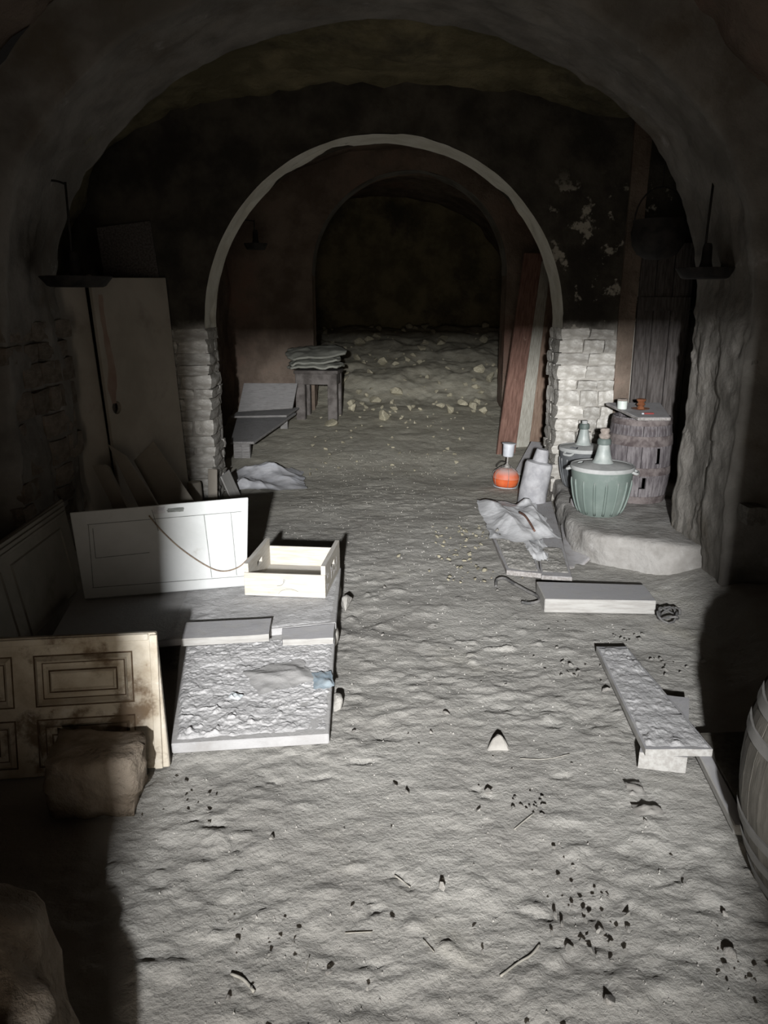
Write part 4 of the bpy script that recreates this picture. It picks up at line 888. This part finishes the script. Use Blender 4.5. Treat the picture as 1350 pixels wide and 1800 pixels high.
# ------------------------------------------------------------------ stones on the floor
rocks = [chip_mesh('pebble', 40 + i, (1, rnd.uniform(.65, 1.15), rnd.uniform(.45, .75))) for i in range(10)]
for r_ in rocks: r_.materials.append(MATS['pebble'])
def pebble(x, y, s, label, group=None, name='pebble', m=None, sink=0.35, me=None):
    me = me or rocks[rnd.randrange(10)]
    if m:
        key = (me.name, m)
        if key not in PB: c = me.copy(); c.materials.clear(); c.materials.append(MATS[m]); PB[key] = c
        me = PB[key]
    o = bpy.data.objects.new(name, me); COL.objects.link(o)
    o.location = (x, y, fz1(x, y) + s * sink); o.scale = (s,) * 3; o.rotation_euler = (rnd.uniform(-.5, .5), rnd.uniform(-.5, .5), rnd.uniform(0, 6.3))
    return tag(o, label, 'stone', group)
PB = {}
PLACED = []
def clear(x, y, s, k=0.95):
    if any((x - a) ** 2 + (y - b) ** 2 < ((s + c) * k) ** 2 for a, b, c in PLACED): return False
    PLACED.append((x, y, s)); return True
tb = bmesh.new()
for p in ((-.046, -.03, -.01), (.05, -.028, -.01), (.036, .035, -.01), (-.03, .034, -.01), (-.018, -.012, .042), (.014, -.006, .055), (.004, .014, .050), (.034, -.012, .024)): tb.verts.new(p)
bmesh.ops.convex_hull(tb, input=tb.verts[:]); bmesh.ops.bevel(tb, geom=tb.edges[:], offset=0.004, segments=1, affect='EDGES')
tri = bm_mesh('floor_stone', tb); tri.materials.append(MATS['pebble'])
o = bpy.data.objects.new('floor_stone', tri); COL.objects.link(o); o.location = (0.41, 2.47, -0.012); tag(o, 'pale wedge-shaped stone alone on the open floor', 'stone')
o = tag(crumple('plaster_chip', 0.055, 0.075, 0.02, 4.4, 'pebble', n=10), 'flat pale plaster chip on the floor before the propped plank', 'chip'); o.location = (0.825, 2.195, 0.006)
o = tag(crumple('plaster_chip', 0.085, 0.05, 0.022, 6.1, 'pebble', n=10), 'broken plaster flake next to the flat pale chip', 'chip'); o.location = (0.83, 2.09, 0.004)
for (x, y, s, lab) in ((0.912, 2.86, 0.024, 'round pebble beside the middle of the long plank'), (0.244, 2.68, 0.020, 'whitish elongated chip on the trodden middle of the floor'), (0.038, 2.225, 0.014, 'small white pebble on bare floor before the crusted board'),
                       (0.156, 1.76, 0.016, 'crumbling clod on the bare floor near the entrance'), (0.344, 2.18, 0.020, 'clod half sunk in the floor near the wedge-shaped stone'), (0.52, 1.405, 0.024, 'pale knobbly stone nearest the entrance'),
                       (0.852, 1.535, 0.020, 'pale pebble in the shade line beside the oak barrel')):
    pebble(x, y, s, lab)
HEAPS = iter(('beside the wedge-shaped stone', 'on the bare floor past the curved twig', 'between curved twig and barrel', 'on the trodden side of the long plank', 'between long plank and rock wall', 'beside the foot of the oak barrel', 'behind the far end of the long plank', 'near the thick broken twig', 'beside the door-propping stone'))
for (cx, cy, n_, sp, s) in ((0.47, 2.11, 10, 0.04, 0.012), (0.51, 1.70, 8, 0.05, 0.012), (0.56, 1.61, 9, 0.05, 0.013), (0.80, 3.03, 6, 0.05, 0.015), (1.25, 3.11, 9, 0.06, 0.015), (0.85, 1.48, 8, 0.04, 0.011), (1.16, 3.40, 7, 0.06, 0.018), (-0.30, 1.55, 8, 0.08, 0.009), (-0.62, 2.17, 7, 0.06, 0.009)):
    where = next(HEAPS)
    for i in range(n_ * 2):
        px_, py_, ps_ = cx + rnd.gauss(0, sp), cy + rnd.gauss(0, sp * .8), s * rnd.uniform(.35, 1.15)
        if clear(px_, py_, ps_): pebble(px_, py_, ps_, 'small grey clod in the crumbled heap ' + where, 'crumbled clods ' + where, 'clod', 'earth', 0.08)
for i in range(95):
    y = 1.3 + 5.2 * rnd.random() ** 1.4; x = rnd.uniform(-0.55, 1.0) if y < 4 else rnd.uniform(-0.6, 0.9)
    if -0.9 < x < -0.18 and 2.35 < y < 4.0: continue
    pebble(x, y, rnd.uniform(0.004, 0.012), 'tiny pale pebble scattered on the earth floor', 'tiny pebbles on the floor', sink=0.15)
for i in range(70):
    y = rnd.uniform(4.1, 5.3); x = rnd.gauss(0.52, 0.14)
    pebble(x, y, rnd.uniform(0.006, 0.020), 'yellowish crumb of earth beside the bag-covered plank', 'yellow crumbs beside the planks', 'clod', 'rubble')
for i in range(60):
    y = rnd.uniform(6.9, 9.3); x = rnd.uniform(-0.9, 1.0)
    pebble(x, y, rnd.uniform(0.010, 0.030), 'pale limestone chip on the chamber floor behind the piers', 'limestone chips behind the piers', 'chip', 'rubble')
big_rocks = [chip_mesh('rubble', 70 + i, (1, rnd.uniform(.7, 1.2), rnd.uniform(.55, .85)), 12, 0.07) for i in range(8)]
for i in range(330):
    y = 9.3 + 3.9 * rnd.random() ** 1.5; x = rnd.uniform(-1.2, 1.7)
    if y < 10.15 and not (-0.45 < x < 1.3): continue
    q_ = 0.022 + 0.085 * rnd.random() ** 2
    if not clear(x, y, q_, 1.05): continue
    pebble(x, y, q_, 'yellowish rubble stone on the heap at the far end', 'rubble on the far heap', 'rubble_stone', 'rubble', 0.45, big_rocks[rnd.randrange(8)])
pebble(0.02, 9.0, 0.13, 'broad yellowish slab of stone in front of the rubble heap', None, 'rubble_stone', 'rubble', 0.3, big_rocks[1])
pebble(-0.62, 8.75, 0.15, 'mound of yellowish earth at the foot of the stool', None, 'earth_mound', 'rubble', 0.1, big_rocks[3])

# grit: countless crumbs
def grit():
    v = []; f = []
    for i in range(2600):
        y = 1.25 + 6.5 * rnd.random() ** 1.6; x = rnd.uniform(-0.75, 1.25)
        if -0.95 < x < -0.17 and 2.3 < y < 4.1: continue
        if x > 0.62 and (y > 4.05 or 3.6 < y < 4.05 or (x > 0.82 and 1.9 < y < 3.3) or (x > 0.88 and y < 2.2)): continue
        if (y > 6.0 and x < -0.6) or (x < -0.5 and y < 1.6): continue
        s = rnd.uniform(0.0012, 0.0042) * (1 + 0.12 * y); z = fz1(x, y) + float(0)
        k = len(v); a = rnd.uniform(0, 6.3)
        iy = min(int(np.searchsorted(ys, y)), len(ys) - 1); ix = min(int((x + 2.5) / 5 * 400), 400); z = float(Z[iy, ix])
        for j in range(3): v.append((x + s * math.cos(a + j * 2.1), y + s * math.sin(a + j * 2.1), z - s * 0.3))
        v.append((x, y, z + s * rnd.uniform(.8, 1.5))); f += [(k, k + 1, k + 3), (k + 1, k + 2, k + 3), (k + 2, k, k + 3)]
    return tag(link('grit', pymesh('grit', v, f), 'earth'), 'fine pale grit scattered over the earth floor', 'grit', kind='stuff')
grit()
# straws and twigs
def zt(x, y):
    iy = min(int(np.searchsorted(ys, y)), len(ys) - 1); ix = min(int((x + 2.5) / 5 * 400), 400); return float(Z[iy, ix]) + 0.004
for (p, r_, lab) in ((((0.279, 1.485), (0.33, 1.53), (0.365, 1.55), (0.393, 1.585)), 0.0030, 'long curved twig on the floor near the entrance'), (((0.03, 1.83), (0.055, 1.81), (0.072, 1.785)), 0.0025, 'short dark-ended twig in the middle of the bare floor'),
                    (((-0.369, 1.493), (-0.335, 1.475), (-0.305, 1.445)), 0.0040, 'thick broken twig by a floor crack near the boulder'), (((0.48, 2.39), (0.57, 2.385), (0.66, 2.41)), 0.0016, 'thin straw running from the wedge-shaped stone'),
                    (((-0.10, 1.62), (-0.03, 1.625)), 0.0015, 'thin straight straw on the bare floor'), (((0.40, 2.02), (0.44, 2.06), (0.47, 2.09)), 0.0022, 'thin twig beside a crumbled heap of clods'),
                    (((0.10, 1.60), (0.125, 1.56)), 0.0015, 'short straw near the crumbling clod'), (((-0.19, 1.50), (-0.185, 1.55)), 0.0014, 'short upright-lying straw near the boulder')):
    tag(tube('twig', spline([(x, y, zt(x, y)) for x, y in p], 4), r_, 'straw'), lab, 'twig')
bpy.context.view_layer.update()
